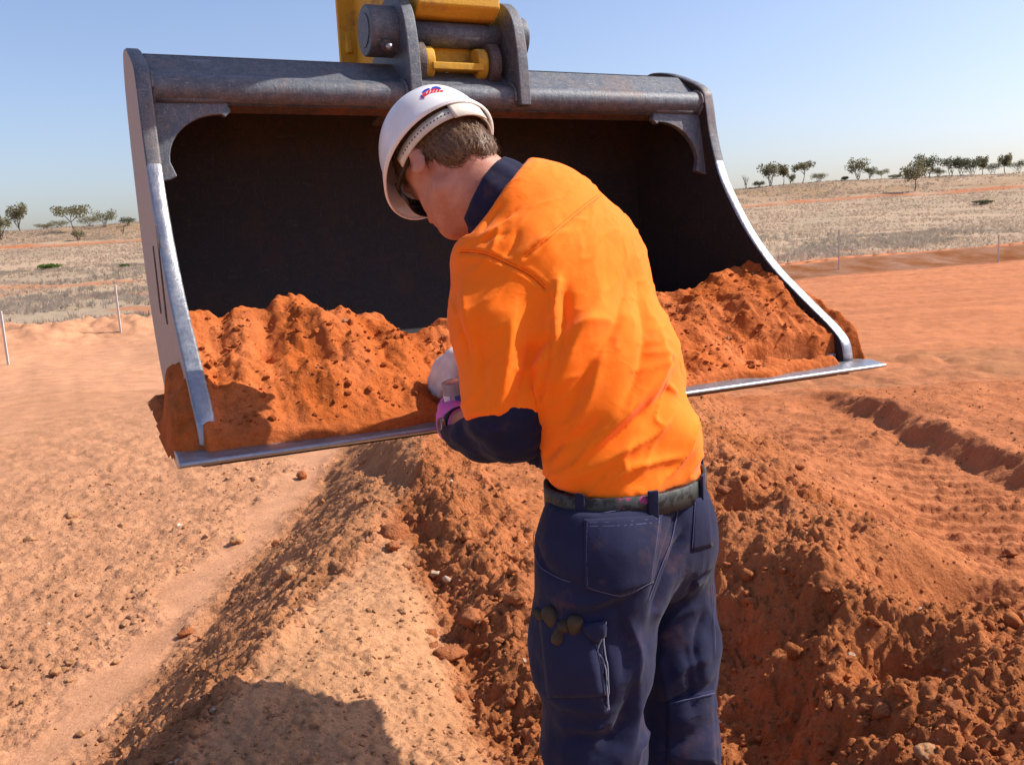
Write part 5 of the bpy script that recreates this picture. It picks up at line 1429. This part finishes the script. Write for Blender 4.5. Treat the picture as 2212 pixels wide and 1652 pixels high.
# ------------------------------------------------------------------ dry grass and low scrub on the plain
def veg_mat(name, trans=0.5):
    """thin blades and leaves: half the light scatters back, half passes through"""
    k = N(name); vc = k.n('VertexColor', layer_name='Col').outputs[0]
    d_ = k.n('BsdfDiffuse'); t_ = k.n('BsdfTranslucent'); m_ = k.n('MixShader'); m_.inputs[0].default_value = trans
    k.l(vc, d_.inputs[0]); k.l(vc, t_.inputs[0]); k.l(d_.outputs[0], m_.inputs[1]); k.l(t_.outputs[0], m_.inputs[2])
    k.l(m_.outputs[0], k.t.nodes['Material Output'].inputs[0]); return k.m
M_VEG = veg_mat('dry grass blades', 0.5); M_FOL = veg_mat('grey green foliage', 0.4)
def grass(name, XY, h0, h1, nb_, spread, cols, label, seed, wid=0.03):
    r_ = np.random.default_rng(seed); n = len(XY)
    z = gz(XY[:, 0], XY[:, 1]); H_ = r_.uniform(h0, h1, n)
    ct = cols[r_.integers(0, len(cols), n)] * r_.uniform(0.75, 1.2, (n, 1))
    b = np.repeat(np.column_stack([XY, z]), nb_, 0); hh_ = np.repeat(H_, nb_) * r_.uniform(0.5, 1.0, n * nb_); m = len(b)
    a = r_.random(m) * 6.283; sp = spread * r_.random(m)
    root = b + np.column_stack([np.cos(a), np.sin(a), np.zeros(m)]) * (sp * 0.4)[:, None]
    tip = root + np.column_stack([np.cos(a) * sp, np.sin(a) * sp, hh_])
    side = np.column_stack([np.full(m, 1.0), np.zeros(m), np.zeros(m)]) * (wid * r_.uniform(0.6, 1.4, m))[:, None]
    root[:, 2] -= 0.03
    V = np.stack([root - side, root + side, tip], 1).reshape(-1, 3)
    c = np.repeat(np.repeat(ct, nb_, 0), 3, 0)
    F = np.arange(m * 3).reshape(-1, 3)
    o = mk(name, V, F, M_VEG, None, False, c); return tag(o, label, 'grass', kind='stuff')
def plain_xy(N_, y0, y1, seed, fn):
    r_ = np.random.default_rng(seed); out = []
    while sum(map(len, out)) < N_:
        y = np.sqrt(r_.uniform(y0 ** 2, y1 ** 2, N_)); x = (r_.random(N_) * 2 - 1) * 0.66 * y
        k_ = fn(x / GS, y / GS, r_); out.append(np.stack([x[k_], y[k_]], -1))
    return np.vstack(out)[:N_]
def grass_ok(x, y, r_):
    yb, s = berm(x, y); ys = y - np.clip((y - 30) / 60, 0, 1) * ridge_shift(x)
    n2 = fbm(np.stack([x, y], -1), 6.0, 3, 72)
    trk = np.exp(-((ys - 53 - 1.5 * n2) / 1.6) ** 2) * (x < -5); rl = np.exp(-((ys - 116 - 1.5 * n2) / 3.0) ** 2)
    d_ = 0.5 + 0.6 * fbm(np.stack([x, y], -1), 3.5, 3, 171)
    return (s > 1.9 + 0.6 * n2) & (r_.random(len(x)) < d_ * (1 - trk) * (1 - rl) * np.where(ys > 118, 0.45, 1.0))
SC = np.array([[0.70, 0.545, 0.39], [0.64, 0.495, 0.355], [0.74, 0.595, 0.44], [0.56, 0.445, 0.33]])
GC = np.array([[0.46, 0.385, 0.30], [0.52, 0.43, 0.32], [0.40, 0.34, 0.27]])
grass('dry_grass', plain_xy(30000, 26, 160, 301, grass_ok), 0.12, 0.34, 7, 0.20, SC, 'pale dry grass covering the plain behind the pad', 302, 0.035)
grass('dry_grass', plain_xy(8000, 26, 85, 303, lambda x, y, r_: grass_ok(x, y, r_) & (fbm(np.stack([x, y], -1), 5.0, 3, 173) > 0.05)), 0.15, 0.40, 9, 0.30, GC, 'grey scrubby grass in patches on the plain', 304, 0.03)
def ridge_ok(x, y, r_):
    ys = y - np.clip((y - 30) / 60, 0, 1) * ridge_shift(x); return (ys > 119) & (ys < 165) & (r_.random(len(x)) < 0.5 + 0.8 * fbm(np.stack([x, y], -1), 4.0, 3, 175))
grass('dry_grass', plain_xy(14000, 142, 212, 305, ridge_ok), 0.2, 0.5, 5, 0.5, np.vstack([SC * 0.9, GC]), 'straw and grey tussocks on the dune ridge', 306, 0.07)

# ------------------------------------------------------------------ trees and bushes
M_BARK = varied('grey brown bark', (0.16, 0.11, 0.08), (0.10, 0.075, 0.06), 6, 0.9)
def leaves(centres, radii, n, size, cols, r_):
    P = []; C_ = []
    w_ = np.array([r[0] * r[1] for r in radii]); w_ = w_ / w_.sum()
    for (c, r, k_) in zip(centres, radii, (w_ * n).astype(int) + 4):
        q = r_.normal(size=(k_, 3)); q /= np.linalg.norm(q, axis=1)[:, None]; q *= (r_.random(k_) ** 0.45)[:, None]
        P.append(np.asarray(c) + q * np.array([r[0], r[0], r[1]]))
    P = np.vstack(P); m = len(P)
    a = r_.normal(size=(m, 3)); a /= np.linalg.norm(a, axis=1)[:, None]; b = np.cross(a, r_.normal(size=(m, 3))); b /= np.linalg.norm(b, axis=1)[:, None]
    s_ = (size * r_.uniform(0.6, 1.4, m))[:, None]
    V = np.stack([P - a * s_, P + b * s_ * 0.5, P + a * s_, P - b * s_ * 0.5], 1).reshape(-1, 3)
    col = np.repeat(cols[r_.integers(0, len(cols), m)] * r_.uniform(0.75, 1.25, (m, 1)), 4, 0)
    return V, np.arange(m * 4).reshape(-1, 4), col
OLV = np.array([[0.19, 0.18, 0.105], [0.23, 0.21, 0.125], [0.15, 0.15, 0.09], [0.26, 0.23, 0.14]])  # distance haze put into the leaf colours: this palette and the next are lightened
DRK = np.array([[0.125, 0.13, 0.08], [0.15, 0.15, 0.092], [0.105, 0.11, 0.072]])
def tree(u, v, vtop, wpx, style, label, cols=OLV, d_off=0.0, group='trees on the dune ridge'):
    p, d = on_ground(u, v); s_ = d / 1916.0
    h = (v - vtop) * s_; w_ = wpx * s_
    seed = int(u * 7 + v); r_ = np.random.default_rng(seed)
    nm = {'dead': 'dead_tree', 'bush': 'bush'}.get(style, 'tree')
    t = empty(nm, p, label=label, cat=nm.replace('_', ' '), group=group if style not in ('dead',) else None)
    tr = MB(); tips = []
    nst = 1 if style in ('umbrella', 'thin', 'single') else 3
    if style == 'bush': nst = 4
    fork = {'umbrella': 0.42, 'thin': 0.55, 'single': 0.4, 'multi': 0.15, 'bush': 0.05, 'dead': 0.2, 'round': 0.15}[style]
    th = max(0.022 * h, 0.05)
    for i in range(nst):
        a = r_.uniform(0, 6.28); lean = 0.06 * w_
        f0 = p + V3(math.cos(a) * lean * (i > 0), math.sin(a) * lean * (i > 0), -0.1); f1 = p + V3(math.cos(a) * lean * 2, math.sin(a) * lean, h * fork)
        tr.tube([f0, (f0 + f1) / 2 + V3(r_.normal() * 0.03 * w_, 0, 0), f1], [th, th * 0.85, th * 0.7], 7)
        nb2 = 6 if nst == 1 else 3
        for j in range(nb2):
            b = a + 6.28 * j / nb2 + r_.uniform(-0.5, 0.5); rr_ = w_ * 0.5 * r_.uniform(0.45, 0.95)
            top = h * (r_.uniform(0.72, 0.95) if style != 'dead' else r_.uniform(0.7, 1.0))
            e = p + V3(math.cos(b) * rr_, math.sin(b) * rr_, top); mid = (f1 * 0.5 + e * 0.5) + V3(r_.normal() * 0.05 * w_, 0, 0.04 * h)
            tr.tube([f1, mid, e], [th * 0.55, th * 0.35, th * 0.14], 5); tips.append(e)
            if style == 'dead':
                for q in range(3): tr.tube([mid, mid * 0.4 + e * 0.6 + V3(r_.normal() * 0.14 * w_, r_.normal() * 0.1 * w_, h * r_.uniform(0.02, 0.15))], [th * 0.25, th * 0.06], 4)
    tr.build('trunk', M_BARK, t, True)
    if style == 'dead': return t
    cs_, rs_ = [], []
    for e in tips:
        k_ = 0.23 if style != 'bush' else 0.26
        cs_.append(e + V3(0, 0, 0 if style != 'bush' else -0.25 * h)); rs_.append((w_ * k_ * r_.uniform(0.8, 1.2), (h * (0.19 if style in ('umbrella', 'thin') else 0.25)) * r_.uniform(0.8, 1.2)))
    if style in ('round', 'bush', 'single', 'multi'):
        for q in range(6):
            cs_.append(p + V3(r_.normal() * 0.18 * w_, r_.normal() * 0.18 * w_, h * r_.uniform(0.35 if style in ('round', 'bush') else 0.52, 0.82))); rs_.append((w_ * 0.22, h * 0.22))
    if style == 'umbrella': cs_.append(p + V3(0, 0, h * 0.88)); rs_.append((w_ * 0.30, h * 0.11))
    V, F, c = leaves(cs_, rs_, 1000, max(0.046 * h, 0.09), cols, r_)
    mk('crown', V, F, M_FOL, t, False, c)
    return t
L_ = tree
L_(1610, 402, 371, 22, 'dead', 'bare dead tree at the left end of the ridge trees, beside the bucket')
L_(1664, 402, 356, 44, 'multi', 'tree with two uneven crowns, first leafy one right of the bucket')
L_(1692, 398, 357, 26, 'single', 'leaning tree close right of the two-crowned tree')
L_(1709, 399, 379, 16, 'round', 'small round bush-like tree between two taller ridge trees')
L_(1733, 396, 353, 44, 'umbrella', 'lone flat-topped tree with a bare trunk on the ridge')
L_(1769, 393, 371, 34, 'bush', 'low wide bush right of the flat-topped tree')
L_(1640, 402, 385, 24, 'bush', 'low bush at the foot of the two-crowned tree')
L_(1825, 388, 377, 12, 'bush', 'tiny bush standing alone on the ridge skyline')
L_(1852, 388, 346, 50, 'multi', 'tall broad tree in the middle of the ridge line')
L_(1880, 386, 362, 28, 'round', 'darker round tree touching the tall broad tree', DRK)
L_(1905, 385, 365, 34, 'single', 'wispy spreading tree right of the tall broad tree')
L_(1935, 384, 374, 26, 'bush', 'low brownish bush left of the slope tree')
L_(1955, 384, 360, 10, 'dead', 'thin bare trunk standing behind the slope tree')
L_(1976, 414, 355, 56, 'single', 'single-stemmed tree standing on the near slope of the ridge')
L_(2003, 382, 338, 46, 'round', 'tall dark tree behind the slope tree', DRK)
L_(2026, 380, 358, 26, 'bush', 'pale bush between the tall dark tree and the tree belt')
L_(2052, 378, 341, 44, 'multi', 'first dark tree of the belt towards the right edge', DRK)
L_(2076, 377, 343, 36, 'multi', 'second dark tree of the belt towards the right edge', DRK)
L_(2100, 376, 341, 38, 'round', 'third dark tree of the belt, its crown the fullest', DRK)
L_(2122, 376, 338, 22, 'single', 'thin taller tree poking above the belt near the right edge')
L_(2145, 374, 350, 40, 'round', 'low dark rounded trees right of the thin belt tree', DRK)
L_(2172, 373, 333, 28, 'single', 'thin leaning tree with a tufted top near the right edge')
L_(2200, 371, 346, 44, 'round', 'dark tree at the right edge of the view', DRK)
L_(4, 520, 470, 44, 'round', 'olive tree cut by the left edge of the view')
L_(46, 500, 447, 46, 'multi', 'tall leaning olive tree near the left edge')
L_(98, 494, 481, 40, 'bush', 'low green scrub between the leaning tree and the spreading tree')
L_(128, 492, 473, 50, 'bush', 'broad green bush under the left of the spreading tree')
L_(165, 502, 450, 76, 'umbrella', 'wide spreading umbrella-shaped tree on the left ridge')
L_(196, 491, 465, 44, 'bush', 'olive bush right of the spreading tree')
L_(230, 490, 458, 52, 'multi', 'pale branching tree beside the bucket on the left ridge')
L_(278, 488, 468, 30, 'bush', 'dark bush partly hidden by the left bucket plate', DRK)
L_(170, 520, 494, 28, 'bush', 'grey green shrub at the foot of the spreading tree')
L_(266, 506, 482, 26, 'dead', 'bare spiky shrub on the slope left of the bucket')
GRN = np.array([[0.06, 0.12, 0.02], [0.08, 0.15, 0.03], [0.10, 0.16, 0.04]])
L_(104, 582, 570, 42, 'bush', 'bright green shrub in the pale grass on the left', GRN, group='shrubs on the plain')
L_(268, 577, 571, 18, 'bush', 'small green tuft in the pale grass beside the bucket', GRN, group='shrubs on the plain')
L_(2124, 441, 432, 36, 'bush', 'dark low shrub in the grass near the right edge', DRK, group='shrubs on the plain')
